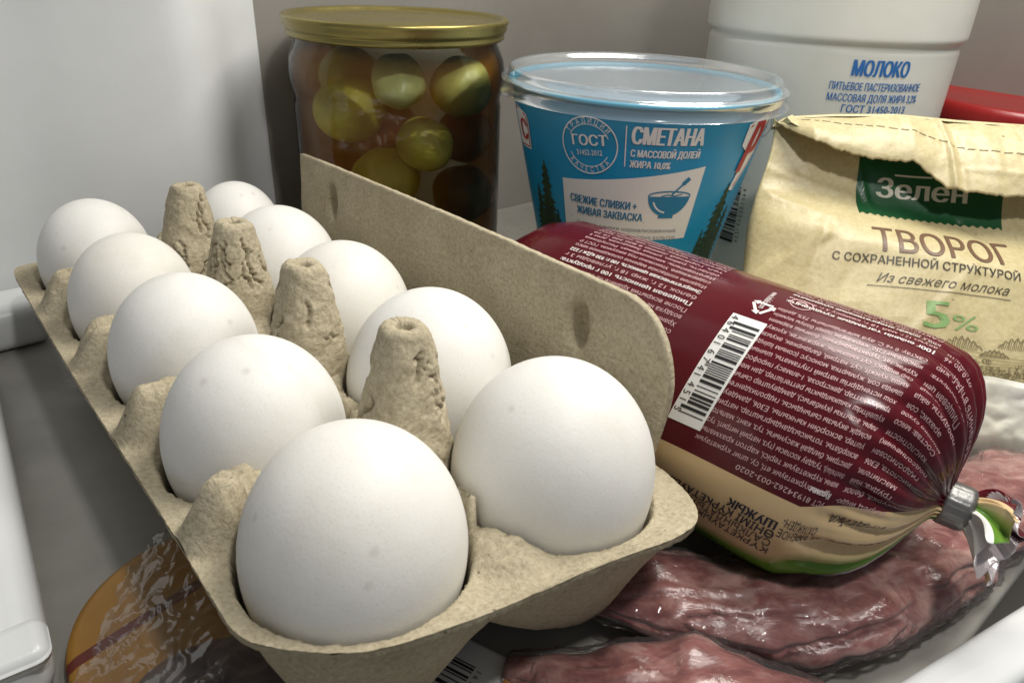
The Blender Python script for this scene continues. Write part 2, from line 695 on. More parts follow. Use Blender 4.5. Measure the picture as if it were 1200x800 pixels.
mb.add(V, gridfaces(len(levels), len(ring)))
mb.build('tray', M_PULP, carton)


# pegs, cracked pulp
def make_peg(cx, cy, ztop, seed, lean):
    rnd = random.Random(seed)
    NA, NZ = 150, 130
    z0 = -16.0
    cracks = []
    for _ in range(20):
        a, z = rnd.uniform(0, 2 * PI), rnd.uniform(-8, ztop - 3)
        pts = [(a, z)]
        for _ in range(rnd.randint(5, 13)):
            a += rnd.gauss(0, 0.09)
            z -= rnd.uniform(0.5, 1.9)
            pts.append((a, z))
        cracks.append((pts, rnd.uniform(0.32, 0.55), rnd.uniform(1.0, 2.0)))
    for _ in range(7):
        a, z = rnd.uniform(0, 2 * PI), rnd.uniform(0, ztop - 3)
        pts = [(a + k * 0.12, z + rnd.gauss(0, 0.6)) for k in range(rnd.randint(3, 5))]
        cracks.append((pts, rnd.uniform(0.2, 0.35), rnd.uniform(0.4, 0.8)))
    A = np.arange(NA) / NA * 2 * PI
    # profile: (radius, z)
    prof = []
    for k in range(NZ):
        t = k / (NZ - 1)
        z = z0 + (ztop - 1.2 - z0) * t
        h = (ztop - z) / (ztop - z0)
        r = 5.0 + 9.0 * h ** 0.78
        prof.append((r, z))
    prof += [(5.0, ztop - 0.6), (4.6, ztop - 0.1), (4.0, ztop + 0.1), (3.1, ztop), (2.4, ztop - 0.2), (1.9, ztop - 0.9), (1.7, ztop - 3), (1.5, ztop - 7), (0.3, ztop - 7.5)]
    V = []
    for k, (r, z) in enumerate(prof):
        h = (ztop - z) / (ztop - z0)
        disp = np.zeros(NA)
        amp = 1.0 if k < NZ else 0.35
        for j, a in enumerate(A):
            c, s_ = math.cos(a), math.sin(a)
            # squarish plan with flats
            q = 1.0 / (abs(c) ** 2.7 + abs(s_) ** 2.7) ** (1 / 2.7)
            rr = r * (1 + (q - 1) * 0.75)
            px, py = c * rr, s_ * rr
            lump = fb(px + cx, py + cy, z + seed * 7.3, 0.2, 3) * 1.0 + 0.22 * fb(px, py + cy, z * 0.5, 0.7, 3)
            rid = 1 - abs(noise.noise(Vector((px * 0.33, py * 0.33 + seed, z * 0.16))))
            disp[j] = rr + amp * (lump * 0.5 - max(0, rid - 0.93) * 2.6)
        if k < NZ:
            for pts, wd, dep in cracks:
                for (a0, za), (a1, zb) in zip(pts[:-1], pts[1:]):
                    lo, hi = min(za, zb) - 1, max(za, zb) + 1
                    if not lo < z < hi:
                        continue
                    dx, dz = (a1 - a0) * r, zb - za
                    L2 = dx * dx + dz * dz + 1e-9
                    da = (A - a0 + PI) % (2 * PI) - PI
                    u = np.clip((da * r * dx + (z - za) * dz) / L2, 0, 1)
                    dist = np.hypot(da * r - u * dx, (z - za) - u * dz)
                    disp -= dep * 0.75 * np.exp(-(dist / wd) ** 2)
        for j, a in enumerate(A):
            ox, oy = lean[0] * (1 - h), lean[1] * (1 - h)
            V.append((cx + ox + disp[j] * math.cos(a), cy + oy + disp[j] * math.sin(a), z + (0.5 * fb(cx + math.cos(a) * 5, math.sin(a) * 5, seed, 0.3) if k >= NZ - 6 else 0)))
    return mesh_obj('peg', V, gridfaces(len(prof), NA, True), M_PULP, carton)


make_peg(0.6, 25.2, 32.2, 1, (1.5, 1.0))
make_peg(0, 75.5, 32.0, 2, (0.6, 0))
make_peg(0, 125.7, 31.0, 3, (-0.3, -1.0))
make_peg(0, 176.0, 31.5, 4, (1.2, -2.0))

# lid: a thin board standing along the right side, with two dents
V = []
zb_, NYL, NZL = -8.0, 190, 44


def lid_front(z):   # front edge y at height z
    if z > 13:
        t = min((z - 13) / 21.5, 1)
        return -9.6 + 19 * (1 - math.sqrt(max(0, 1 - t * t)))
    return -9.6 + 0.02 * (13 - z) ** 1.6


def lid_pt(y, z, side):
    x = 55.3 + 0.035 * (z + 8) + 0.9 * math.sin(y / 75.0)
    for (yc, zc) in ((172, 19), (25, 19.5)):
        q = ((y - yc) / 3.6) ** 2 + ((z - zc) / 6.8) ** 2
        x += 5.0 * math.exp(-q ** 2.4) + 0.8 * math.exp(-q / 3)
    x += 0.25 * fb(y, z, 5, 0.09, 3) + 0.08 * fb(y, z, side * 4, 0.8, 2)
    return x + (2.1 if side else 0)


for side in (0, 1):
    for i in range(NZL):
        for j in range(NYL):
            tz = i / (NZL - 1)
            ztop = 34.6 - 0.00006 * (j / NYL * 200 - 60) ** 2 * 1.0
            z = zb_ + (ztop - zb_) * tz
            y0 = lid_front(z)
            y = y0 + (199.5 - y0) * (j / (NYL - 1))
            zz = z + 0.18 * fb(y, 3, 1, 0.35, 3) * (tz > 0.9)
            V.append((lid_pt(y, z, side), y, zz))
n1 = NZL * NYL
F = gridfaces(NZL, NYL, flip=False) + [tuple(n1 + i for i in f) for f in gridfaces(NZL, NYL, flip=True)]
bnd = [i for i in range(NYL)] + [i * NYL + NYL - 1 for i in range(1, NZL)] + [(NZL - 1) * NYL + j for j in range(NYL - 2, -1, -1)] + [i * NYL for i in range(NZL - 2, 0, -1)]
for a, b in zip(bnd, bnd[1:] + bnd[:1]):
    F.append((a, n1 + a, n1 + b, b))
mesh_obj('lid', V, F, M_PULP, carton)

# ------------------------------------------------------------------ eggs
def egg_mesh(r):
    NA, NK = 72, 48
    V, F = [], []
    for k in range(NK + 1):
        ph = PI * k / NK
        z = math.cos(ph)
        rr = math.sin(ph)
        zz = z * (26.35 + (r - 22.5)) if z > 0 else z * 29.0 * r / 22.5
        V += [(r * rr * math.cos(2 * PI * j / NA), r * rr * math.sin(2 * PI * j / NA), zz) for j in range(NA)]
    return V, gridfaces(NK + 1, NA, True, flip=True)


EGGLAB = {('L', 5): 'largest white egg at the near corner of the carton, beside the open shelf',
          ('R', 5): 'white egg at the near end of the carton, below the lid\'s rounded corner',
          ('L', 4): 'white egg second from the near end in the outer row away from the lid',
          ('R', 4): 'white egg second from the near end in the row along the lid',
          ('L', 3): 'white egg in the middle of the outer row away from the lid',
          ('R', 3): 'white egg in the middle of the row along the lid',
          ('L', 2): 'white egg second from the far end in the outer row away from the lid',
          ('R', 2): 'white egg second from the far end in the row along the lid',
          ('L', 1): 'white egg at the far end of the outer row, nearest the white duct',
          ('R', 1): 'white egg at the far end of the row along the lid, behind the last peg'}
for (s_, i), (x, y, z, r) in EGGS.items():
    V, F = egg_mesh(r)
    o = mesh_obj('egg', V, F, M_EGG)
    rnd = random.Random(ord(s_) * 10 + i)
    o.matrix_world = CART @ Matrix.Translation(Vector((x, y, z)) * MM) @ Matrix.Rotation(rnd.uniform(0, 6.28), 4, 'Z')
    tag(o, EGGLAB[(s_, i)], 'egg', 'white eggs in the carton')

# ------------------------------------------------------------------ jar of pickled tomatoes
JC = (-59.0, 366.0)
jar = thing('pickle_jar', 'glass jar with gold metal lid full of dark brine and pickled tomatoes', 'jar', matrix=Matrix.Translation(Vector((JC[0], JC[1], SHELF)) * MM))
jz = lambda z: z - SHELF
prof = [(0.5, 3), (40, 2.5), (44, 1), (47, 1.5), (48.6, 5), (48.8, 10), (48.7, 50), (48.6, jz(-67)), (48.1, jz(-64)), (48.9, jz(-61)), (49.9, jz(-57)), (50.0, jz(-52)),
        (49.3, jz(-47)), (47.8, jz(-43.5)), (46.6, jz(-41)), (45.9, jz(-39)), (45.9, jz(-34))]
V, F = lathe(prof, seg=160)
glass = clear_mat('jar_glass', (0.90, 0.93, 0.88), 1.5, 0.02, bump=(60, 0.5))
mesh_obj('glass', V, F, glass, jar)
gold = Mat('gold_lacquer', (0.27, 0.225, 0.075), 0.36, Metallic=0.8)
gold.rough(gold.ramp(gold.noise(90, 4), [(0.3, (0.24,) * 3), (0.7, (0.42,) * 3)]))
prof = [(46.2, jz(-37.6)), (48.4, jz(-38.2)), (49.4, jz(-37.5)), (49.5, jz(-36.5)), (48.9, jz(-35.8)), (49.6, jz(-35.0)), (50.6, jz(-33.6)), (50.3, jz(-32.4)), (51.2, jz(-31.0)),
        (51.2, jz(-29.8)), (50.4, jz(-29.1)), (48.5, jz(-29.2)), (47.3, jz(-30.2)), (46.6, jz(-31.0)), (30, jz(-31.1)), (29, jz(-30.7)), (0.4, jz(-30.7))]
V, F = lathe(prof, seg=160)
mesh_obj('lid', V, F, gold.m, jar)
bm_ = Mat('brine')
tr = bm_.n('ShaderNodeBsdfTransparent')
bm_.l(tr.outputs[0], bm_.out.inputs[0])
va = bm_.n('ShaderNodeVolumeAbsorption')
va.inputs['Color'].default_value = (0.86, 0.42, 0.0, 1)
va.inputs['Density'].default_value = 20
vs_ = bm_.n('ShaderNodeVolumeScatter')
vs_.inputs['Color'].default_value = (0.90, 0.38, 0.05, 1)
vs_.inputs['Density'].default_value = 22
ad_ = bm_.n('ShaderNodeAddShader')
bm_.l(va.outputs[0], ad_.inputs[0])
bm_.l(vs_.outputs[0], ad_.inputs[1])
bm_.l(ad_.outputs[0], bm_.out.inputs['Volume'])
prof = [(0.2, 4), (44, 4), (46.8, 8), (46.9, 60), (46.8, jz(-67)), (48.2, jz(-57)), (48.2, jz(-51)), (45.5, jz(-44.5)), (0.2, jz(-44))]
V, F = lathe(prof, seg=96)
br = mesh_obj('brine', V, F, bm_.m, jar)


def veg(name, loc, r, col, label, sq=(1, 1, 0.92), seed=1, calyx=False):
    s = Mat(name + '_skin', col, 0.35)
    c0 = np.array(col)
    s.color(s.ramp(s.noise(55, 3), [(0.3, tuple(c0 * 0.7)), (0.5, tuple(c0)), (0.7, tuple(np.minimum(c0 * 1.25, 1)))]))
    V = []
    NA, NK = 48, 32
    for k in range(NK + 1):
        ph = PI * k / NK
        for j in range(NA):
            a = 2 * PI * j / NA
            d = np.array([math.sin(ph) * math.cos(a), math.sin(ph) * math.sin(a), math.cos(ph)])
            rr = r * (1 + 0.05 * fb(d[0] + seed, d[1], d[2], 1.4, 2) + (-0.10 * math.exp(-(ph / 0.3) ** 2) if calyx else 0) + 0.02 * math.cos(5 * a) * math.sin(ph))
            V.append((rr * d[0] * sq[0], rr * d[1] * sq[1], rr * d[2] * sq[2]))
    o = mesh_obj(name, V, gridfaces(NK + 1, NA, True, flip=True), s.m)
    o.rotation_euler = (random.Random(seed).uniform(-0.5, 0.5), 0.3, seed)
    o.location = Vector(loc) * MM
    return tag(o, label, 'pickled vegetable', 'pickled vegetables in the jar')


YG, GR, RD = (0.80, 0.68, 0.10), (0.55, 0.58, 0.25), (0.55, 0.16, 0.05)
veg('pickled_tomato', (-78, 345, -68), 16.0, YG, 'large yellow-green pickled tomato high on the left in the jar', seed=1)
veg('pickled_tomato', (-43, 336, -80), 13.0, (0.88, 0.76, 0.14), 'bright yellow-green pickled tomato near the glass, mid-height in the jar', seed=2, calyx=True)
veg('pickled_tomato', (-62, 339, -98), 16, YG, 'yellow-green pickled tomato low in the jar, just above the pulp lid', seed=3)
veg('pickled_tomato', (-64, 357, -79), 15, RD, 'reddish pickled tomato between the yellow-green ones in the jar', seed=4)
veg('pickled_cucumber', (-55, 341, -54), 13.5, GR, 'pale green pickled cucumber chunk right under the gold lid', (1.3, 0.9, 0.72), seed=5)
veg('pickled_tomato', (-28, 350, -57), 14, (0.52, 0.50, 0.16), 'dull green pickled tomato under the lid on the right of the jar', seed=6)
veg('pickled_tomato', (-27, 356, -108), 15, (0.30, 0.16, 0.05), 'dark brownish pickled tomato low on the right in the brine', seed=7)
veg('pickled_tomato', (-87, 354, -100), 14, (0.42, 0.15, 0.04), 'dark red pickled tomato low on the left in the brine', seed=8)
veg('pickled_tomato', (-28, 366, -82), 14, (0.40, 0.14, 0.04), 'dark red pickled tomato on the right, behind the bright one', seed=9)
veg('pickled_tomato', (-84, 372, -57), 14, (0.50, 0.48, 0.14), 'olive pickled tomato at the back of the jar under the lid', seed=10)

# ------------------------------------------------------------------ sour cream tub
CC = (48.5, 317.0)
cup = thing('sour_cream_tub', 'blue plastic sour cream tub with white print and clear lid', 'tub', matrix=Matrix.Translation(Vector((CC[0], CC[1], SHELF)) * MM))


def rcup(z):
    if z > -118:
        return 51.9 + (z + 55) * 0.222
    return 51.9 - 63 * 0.222 + (z + 118) * 0.08


blue = Mat('blue_print', (0.012, 0.22, 0.40), 0.32)
g = blue.n('ShaderNodeSeparateXYZ')
blue.l(blue.coord(), g.inputs[0])
gz = blue.math('MULTIPLY', blue.math('ADD', g.outputs[2], -0.045), 17.0)
blue.color(blue.ramp(gz, [(0.0, (0.05, 0.34, 0.50)), (0.25, (0.010, 0.29, 0.53)), (0.8, (0.008, 0.28, 0.54)), (1.0, (0.02, 0.26, 0.45))]))
M_BLUE = blue.m
prof = [(0.3, 2.5), (rcup(-158) - 4, 2.5), (rcup(-158) - 2.5, 0.2), (rcup(-158) - 1, 0.2), (rcup(-158), 1.5)]
prof += [(rcup(z), jz(z)) for z in np.arange(-154, -52, 4.0)] + [(52.6, jz(-49.0)), (53.6, jz(-48.2))]
V, F = lathe(prof, seg=160)
mesh_obj('body', V, F, M_BLUE, cup)
rimb = Mat('blue_rim', (0.05, 0.38, 0.55), 0.35)
prof = [(53.0, jz(-48.0)), (54.4, jz(-47.8)), (54.8, jz(-47.0)), (54.5, jz(-46.0)), (53.2, jz(-45.8)), (52.2, jz(-46.4)), (51.4, jz(-49)), (50.8, jz(-57))]
V, F = lathe(prof, seg=160)
mesh_obj('rim', V, F, rimb.m, cup)
foil = Mat('seal_foil', (0.34, 0.42, 0.47), 0.4, Metallic=0.5)
foil.bump(foil.noise(90, 3, dist=0.8), 0.8)
V, F = lathe([(0.2, jz(-49.6)), (49, jz(-49.6)), (51, jz(-47.6))], seg=96)
mesh_obj('seal', V, F, foil.m, cup)
lidm = clear_mat('clear_lid', (0.97, 0.98, 1.0), 1.4, 0.14, 0.18, (0.74, 0.80, 0.84), bump=(50, 0.25), gloss=0.6)
prof = [(0.3, jz(-47.2)), (44, jz(-47.0)), (48.2, jz(-46.4)), (50.2, jz(-44.6)), (51.0, jz(-42.6)), (52.0, jz(-41.6)), (53.2, jz(-41.4)), (54.2, jz(-42.0)), (54.5, jz(-43.5)), (54.6, jz(-46.6)), (55.6, jz(-47.6)),
        (57.0, jz(-48.0)), (57.6, jz(-48.8)), (57.2, jz(-50.2)), (56.6, jz(-51.6)), (56.9, jz(-55.5)), (57.7, jz(-57.6)), (57.9, jz(-57.9))]
V, F = lathe(prof, seg=192)
zt_ = jz(-41.4)
V = [(x, y, zt_ + (z - zt_) * 0.6 if z < zt_ else z) for x, y, z in V]
mesh_obj('lid', V, F, lidm, cup)


def cupmap(off):
    def f(x, y, dz=0.0):      # x: degrees around (0 faces the viewer, right positive), y: world height
        a = math.radians(x)
        r = rcup(y) + off + dz
        return (r * math.sin(a), -r * math.cos(a), jz(y))
    return f


DEG = 180 / PI / 49.0      # degrees per mm around the tub
IW, IB, IR, IG = ink_mat('white_ink', (0.80, 0.80, 0.78), 0.4), ink_mat('blue_ink', (0.012, 0.20, 0.38), 0.4), ink_mat('red_ink', (0.42, 0.03, 0.04), 0.4), None
tg = Mat('fir_green', (0.02, 0.05, 0.02), 0.6)
tg.color(tg.ramp(tg.noise(600, 4), [(0.35, (0.006, 0.02, 0.012)), (0.6, (0.03, 0.075, 0.025))]))
GREYI = ink_mat('grey_ink', (0.22, 0.24, 0.26), 0.5)


class CupInk(Ink):
    pass


def cm(off, cx=0):
    f = cupmap(off)
    return lambda x, y, dz=0.0: f(cx + x * DEG, y, dz)


tree = Ink(cm(0.12))


def fir(ink, x0, zt, zb, wmax, m=0, n=13, seed=3):
    rnd = random.Random(seed)
    pts_l, pts_r = [], []
    for i in range(n):
        t = i / (n - 1)
        z = zt + (zb - zt) * t
        wd = wmax * (0.08 + 0.92 * t ** 0.75) * rnd.uniform(0.75, 1.15)
        pts_l += [(x0 - wd, z - 0.8), (x0 - wd * 0.5, z - 1.5)]
        pts_r += [(x0 + wd * rnd.uniform(0.8, 1), z - 0.8), (x0 + wd * 0.5, z - 1.5)]
    rows = [((x0, zt), (x0, zt))] + list(zip(pts_l, pts_r))
    V, F, K = [], [], 13
    for (lx_, lz_), (rx_, rz_) in rows:
        V += [(lx_ + (rx_ - lx_) * k / (K - 1), lz_) for k in range(K)]
    ink.put(V, gridfaces(len(rows), K), m)


for side in (((-47, -73, -124, 12, 1), (-41.0, -92, -124, 7, 2), (-54, -84, -124, 10, 3)), ((38, -77, -124, 12, 4), (45, -88, -124, 9, 5), (31.0, -96, -124, 5.5, 6))):
    tree = Ink(cm(0.12))
    for x0, zt, zb, wm_, sd in side:
        fir(tree, x0, zt, zb, wm_, n=17, seed=sd)
    tree.build('fir_print', [tg.m], cup)

pan = Ink(cm(0.15))
XL, XR = -36.3, 20.5
mmx = [XL + (XR - XL) * i / 24 for i in range(25)]
pan.band(mmx, lambda x: -99.6 + 1.2 * (x - XL) / (XR - XL), lambda x: -77.6 + 9.2 * ((x - XL) / (XR - XL)) ** 1.15, 0, 5)
pan.build('panel_print', [IW], cup)
letters = Ink(cm(0.26))
letters.text('СМЕТАНА', -8.6, -60.2, 6.4, 24.8, 0, bold=0.038)
letters.text('С МАССОВОЙ ДОЛЕЙ', -8.6, -65.0, 2.7, 24.8, 0, bold=0.03)
letters.text('ЖИРА 10,0%', -8.6, -69.1, 2.7, 14.6, 0, bold=0.03)
letters.stroke([(-10.9, -53.8), (-10.4, -69)], 0.4, 0)
letters.text('СВЕЖИЕ СЛИВКИ +', -32.6, -86.2, 3.2, 28.5, 1, bold=0.03)
letters.text('ЖИВАЯ ЗАКВАСКА', -29.6, -90.7, 3.2, 28.5, 1, bold=0.03)
letters.stroke([(-33, -92.4), (0, -91.2)], 0.25, 2)
letters.text('Состав: сливки нормализованные,', -30, -95.4, 1.7, 45.5, 2)
letters.text('закваска молочнокислых культур', -30, -98.4, 1.7, 45.5, 2)
# bowl with a spoon
bx, bz = 8.6, -80.2
letters.blob([(bx + 8.6 * math.cos(a), bz + 8.2 * math.sin(a) * (1.0 if math.sin(a) < 0 else 0.0)) for a in np.linspace(PI, 2 * PI, 25)], 1)
letters.rect(bx - 3.2, bz - 9.0, bx + 3.2, bz - 7.6, 1, 6)
letters.arc(bx, bz, 6.6, 200, 262, 0.6, 0, 24)
letters.stroke([(bx + 8.5 * math.cos(a), bz + 0.2 + 1.9 * math.sin(a)) for a in np.linspace(0, 2 * PI, 49)[:-1]], 0.55, 1, True)
letters.stroke([(bx - 3.5, bz + 0.2), (bx - 1, bz + 0.8), (bx + 2, bz + 0.3), (bx + 5, bz + 1.0)], 0.4, 1)
letters.stroke([(bx + 0.6, bz + 0.8), (bx + 4.6, bz + 5.4)], 0.75, 1)
letters.stroke([(bx + 4.2, bz + 5.0), (bx + 6.4, bz + 7.4)], 1.7, 1)
# round quality emblem
cx_, cz_, rr_ = -24.0, -62.8, 10.6
for r_, w_ in ((rr_, 0.45), (7.9, 0.28)):
    letters.arc(cx_, cz_, r_, 0 if r_ > 9 else 25, 360 if r_ > 9 else 155, w_, 0, 72)
letters.arc(cx_, cz_, 7.9, 205, 335, 0.28, 0, 48)


def ringtext(ink, s, cx, cz, r, a_mid, step, h, m, inward=False):
    n = len(s)
    for i, ch in enumerate(s):
        a = a_mid + ((n - 1) / 2 - i) * step * (-1 if inward else 1)
        V, F = text2d(ch, h, None, 0.8, bold=0.01)
        if len(V) == 0:
            continue
        V[:, 0] -= V[:, 0].max() / 2
        if inward:
            V[:, 1] -= 0
        rot = math.radians(a - 90 if not inward else a + 90)
        V = V @ np.array([[math.cos(rot), math.sin(rot)], [-math.sin(rot), math.cos(rot)]])
        ra = math.radians(a)
        ink.put(V + np.array([cx + r * math.cos(ra), cz + r * math.sin(ra)]), F, m)


ringtext(letters, 'ТРАДИЦИИ', cx_, cz_, 8.35, 95, 15, 1.9, 0)
ringtext(letters, 'КАЧЕСТВА', cx_, cz_, 10.0, 272, 14, 1.9, 0, True)
letters.text('ГОСТ', cx_ + 0.3, cz_ + 0.1, 4.0, 13.2, 0, rot=6, align='c', bold=0.035)
letters.text('31452-2012', cx_ + 0.3, cz_ - 3.6, 2.1, 10.0, 0, rot=6, align='c', bold=0.01)
letters.build('lettering', [IW, IB, GREYI], cup)
for plate, ch, args, frame in (([(36, -54), (50, -50.0), (53.5, -52.5), (49.5, -63), (50, -67), (41.5, -81), (38.5, -80), (42, -66), (36, -62)], 'Р', (39.2, -73, 19.5, 9.0), [(37.2, -55), (49.8, -51.4), (52.2, -53), (48.3, -63), (48.8, -67), (41, -79)]),
                               ([(-67, -54.5), (-55.7, -57), (-54.5, -60), (-55.1, -70.6), (-65, -71.2), (-67, -69)], 'С', (-62.6, -67.4, 8.0, 6.0), [(-66.4, -55.6), (-56.5, -57.8), (-55.4, -60.2), (-56, -69.8), (-65, -70.3)])):
    lg = Ink(cm(0.3))
    lg.blob(plate, 0)
    lo = lg.build('logo_plate', [IW], cup)
    lg = Ink(cm(0.5))
    lg.text(ch, *args, 0, shear=0.28 if ch == 'Р' else 0, bold=0.035, cell=1.8)
    lg.stroke(frame, 0.6, 0)
    lg.build('logo_print', [IR], lo)

# ------------------------------------------------------------------ milk bottle
BC = (148.0, 391.0)
bot = thing('milk_bottle', 'large white plastic milk bottle with blue print behind the paper bag', 'bottle', matrix=Matrix.Translation(Vector((BC[0], BC[1], SHELF)) * MM))
hd = Mat('milky_plastic', (0.74, 0.74, 0.67), 0.38)
hd.b.inputs['Subsurface Weight'].default_value = 0.3
hd.b.inputs['Subsurface Radius'].default_value = (1, 0.9, 0.7)
hd.b.inputs['Subsurface Scale'].default_value = 0.006
hd.color(hd.ramp(hd.noise(25, 3), [(0.3, (0.70, 0.70, 0.63)), (0.7, (0.76, 0.76, 0.70))]))
hd.bump(hd.noise(70, 3), 0.35, 0.6)


def rbot(z):
    g_ = 1.1 * math.exp(-((z + 31.5) / 1.6) ** 2)
    base = 57.0 if z < -33 else 58.8
    if -33 <= z < -29:
        base = 57.0 + 1.8 * smooth01((z + 33) / 4)
    if z < -33:
        base -= max(0, (-z - 33)) * 0.012
    return float(base - g_)


prof = [(0.3, 4), (48, 3), (52, 0.3), (54.5, 2), (55.3, 7)] + [(rbot(z), jz(z)) for z in list(np.arange(-148, -40, 6.0)) + list(np.arange(-40, -24, 0.8)) + list(np.arange(-22, 40, 4.0))]
prof += [(58, jz(48)), (52, jz(66)), (40, jz(82)), (26, jz(92)), (20, jz(96)), (19, jz(104))]
V, F = lathe(prof, seg=160)
mesh_obj('body', V, F, hd.m, bot)
capm = Mat('blue_cap', (0.02, 0.16, 0.45), 0.4)
V, F = lathe([(21, jz(100)), (22, jz(101)), (22, jz(114)), (21, jz(116)), (0.3, jz(116))], seg=64)
mesh_obj('cap', V, F, capm.m, bot)


def bmap(off):
    k = 180 / PI / 57.0
    def f(x, y, dz=0.0):
        a = math.radians(x * k)
        r = rbot(y) + off + dz
        return (r * math.sin(a), -r * math.cos(a), jz(y))
    return f


bl = Ink(bmap(0.2))
MILKB = ink_mat('milk_blue', (0.03, 0.16, 0.46), 0.45)
K = 57.0 * PI / 180
bl.text('МОЛОКО', -8.6 * K, -42.8, 6.4, 24.5, 0, bold=0.035)
bl.text('ПИТЬЕВОЕ ПАСТЕРИЗОВАННОЕ', -16.5 * K, -48.7, 3.2, 41, 0, bold=0.014)
bl.text('МАССОВАЯ ДОЛЯ ЖИРА 3,2%', -16.5 * K, -53.4, 3.2, 41, 0, bold=0.014)
bl.text('ГОСТ 31450-2013', -9.5 * K, -57.9, 3.2, 29, 0, bold=0.014)
bl.build('lettering', [MILKB], bot)
bl = Ink(bmap(0.2))
bl.arc(-44 * K, -67, 6.6, 0, 360, 0.35, 1, 48)
bl.arc(-44 * K, -67, 4.7, 0, 360, 0.25, 1, 48)
bl.stroke([(-44 * K - 2.2, -69), (-44 * K, -65), (-44 * K + 2.2, -69)], 0.35, 1)
bl.build('emblem', [MILKB, ink_mat('pale_print', (0.28, 0.32, 0.36), 0.5)], bot)


def barcode_bars(rnd, n):
    out, p = [], 0.0
    while p < n:
        wd = rnd.choice([1, 1, 2, 3, 1, 2])
        gp = rnd.choice([1, 1, 2, 1, 3])
        out.append((p, wd))
        p += wd + gp
    return out, p


BLK = ink_mat('black_ink', (0.015, 0.015, 0.016), 0.5)
bb = Ink(bmap(0.2))
bars, tot = barcode_bars(random.Random(4), 60)
for p, wd in bars:
    y = -98 - 29 * p / tot
    bb.rect(-54 * K, y - 29 * wd / tot, -46.2 * K, y, 0, 3, 1)
for i, ch in enumerate('4607025391234'):
    bb.text(ch, -43.4 * K, -99.5 - 2.15 * i, 1.9, None, 0, rot=90)
bb.build('barcode', [BLK], bot)

# ------------------------------------------------------------------ red lidded tub far right
rt = thing('red_lidded_tub', 'pale tub with a red lid at the far right behind the paper bag', 'tub', matrix=Matrix.Translation(Vector((270, 402, SHELF)) * MM))
redm = Mat('red_plastic', (0.25, 0.010, 0.010), 0.3)
redm.bump(redm.noise(60, 3), 0.3)
prof = [(58.5, jz(-76)), (60, jz(-75.5)), (60, jz(-62)), (58.5, jz(-59.4)), (56, jz(-58.6)), (54.5, jz(-60)), (0.3, jz(-60.3))]
V, F = lathe(prof, seg=128)
mesh_obj('lid', V, F, redm.m, rt)
V, F = lathe([(0.3, 1.5), (46, 1.5), (48, 0.2), (50, 2), (56.5, jz(-76)), (57.5, jz(-74))], seg=96)
mesh_obj('body', V, F, Mat('tub_plastic', (0.55, 0.52, 0.47), 0.4).m, rt)

# ------------------------------------------------------------------ paper bag of curd cheese
T = np.array([105, 311, -57.0]); U = np.array([0.9877, -0.1564, 0]); VV = np.array([-0.0963, -0.6081, -0.788]); N = np.array([-0.1233, -0.7783, 0.6157])
BASE = np.array([155.0, 255.0, SHELF])
bag = thing('curd_bag', 'kraft paper bag of curd cheese, folded over at the top, with green emblem', 'paper bag', matrix=Matrix.Translation(Vector(BASE) * MM))
UW = 128.0
VBOT = 128.0


def ledge(v):     # left edge of the bag, in u
    return -2.5 - 0.125 * max(v - 5, 0) + 1.2 * math.sin(v * 0.11)


def bag_n(u, v):
    tu = (u - ledge(v)) / (UW - ledge(v))
    e = max(0.0, min(1.0, 4 * tu * (1 - tu))) ** 0.55
    belly = 15.0 * float(smooth01((v - 24 - 0.17 * u) / 26.0)) * (1 - 0.55 * float(smooth01((v - 92) / 45.0)))
    sink = -3.5 * math.exp(-((v - 24 - 0.1 * u) / 13.0) ** 2)
    n = e * (belly + sink)
    # soft creases in the paper
    n += 0.9 * fb(u, v, 2, 0.028, 3) * e
    for (ua, va, ub, vb, d, wd) in ((-2, 34, 22, 44, 0.9, 2.2), (4, 60, 40, 45, -0.5, 3), (60, 46, 118, 52, 0.6, 3), (-6, 70, 18, 52, 0.8, 2.5), (10, 96, 30, 62, -0.6, 3), (28, 2, 40, 44, 0.5, 1.2), (70, 38, 92, 60, -0.6, 1.6), (48, 88, 70, 60, 0.5, 2), (96, 30, 100, 70, 0.6, 1.4), (-4, 22, 30, 30, 0.7, 1.5), (20, 40, 12, 70, 0.5, 1.6)):
        dx, dy = ub - ua, vb - va
        t = max(0, min(1, ((u - ua) * dx + (v - va) * dy) / (dx * dx + dy * dy)))
        q = math.hypot(u - ua - t * dx, v - va - t * dy)
        n += d * math.exp(-(q / wd) ** 2)
    return n


def face_n(u, v):
    n = bag_n(u, v)
    if v > VBOT - 9:
        k = (v - VBOT + 9) / 9.0
        n = n * (1 - k * k * 0.85) - k * k * 0.85 * 6
    return n


def bagpt(u, v, n):
    p = T + U * u + VV * v + N * n
    return tuple(p - BASE)


kraft = Mat('kraft_paper', (0.5, 0.41, 0.23), 0.5)
f1 = kraft.noise(500, 5, 0.7)
f2 = kraft.noise(28, 4)
c = kraft.ramp(f1, [(0.25, (0.43, 0.36, 0.185)), (0.5, (0.52, 0.445, 0.25)), (0.75, (0.59, 0.515, 0.305))])
c = kraft.mix(1.0, c, kraft.ramp(f2, [(0.3, (0.9, 0.88, 0.84)), (0.7, (1.05, 1.05, 1.05))]), 'MULTIPLY')
vo = kraft.n('ShaderNodeTexVoronoi'); vo.inputs['Scale'].default_value = 210
kraft.l(kraft.coord(), vo.inputs['Vector'])
sp = kraft.math('MULTIPLY', kraft.ramp(vo.outputs['Distance'], [(0.06, (1, 1, 1)), (0.14, (0, 0, 0))]), kraft.math('GREATER_THAN', kraft.noise(90, 2), 0.6))
kraft.color(kraft.mix(sp, c, (0.14, 0.10, 0.05)))
kraft.rough(kraft.ramp(f2, [(0.3, (0.36,) * 3), (0.7, (0.55,) * 3)]))
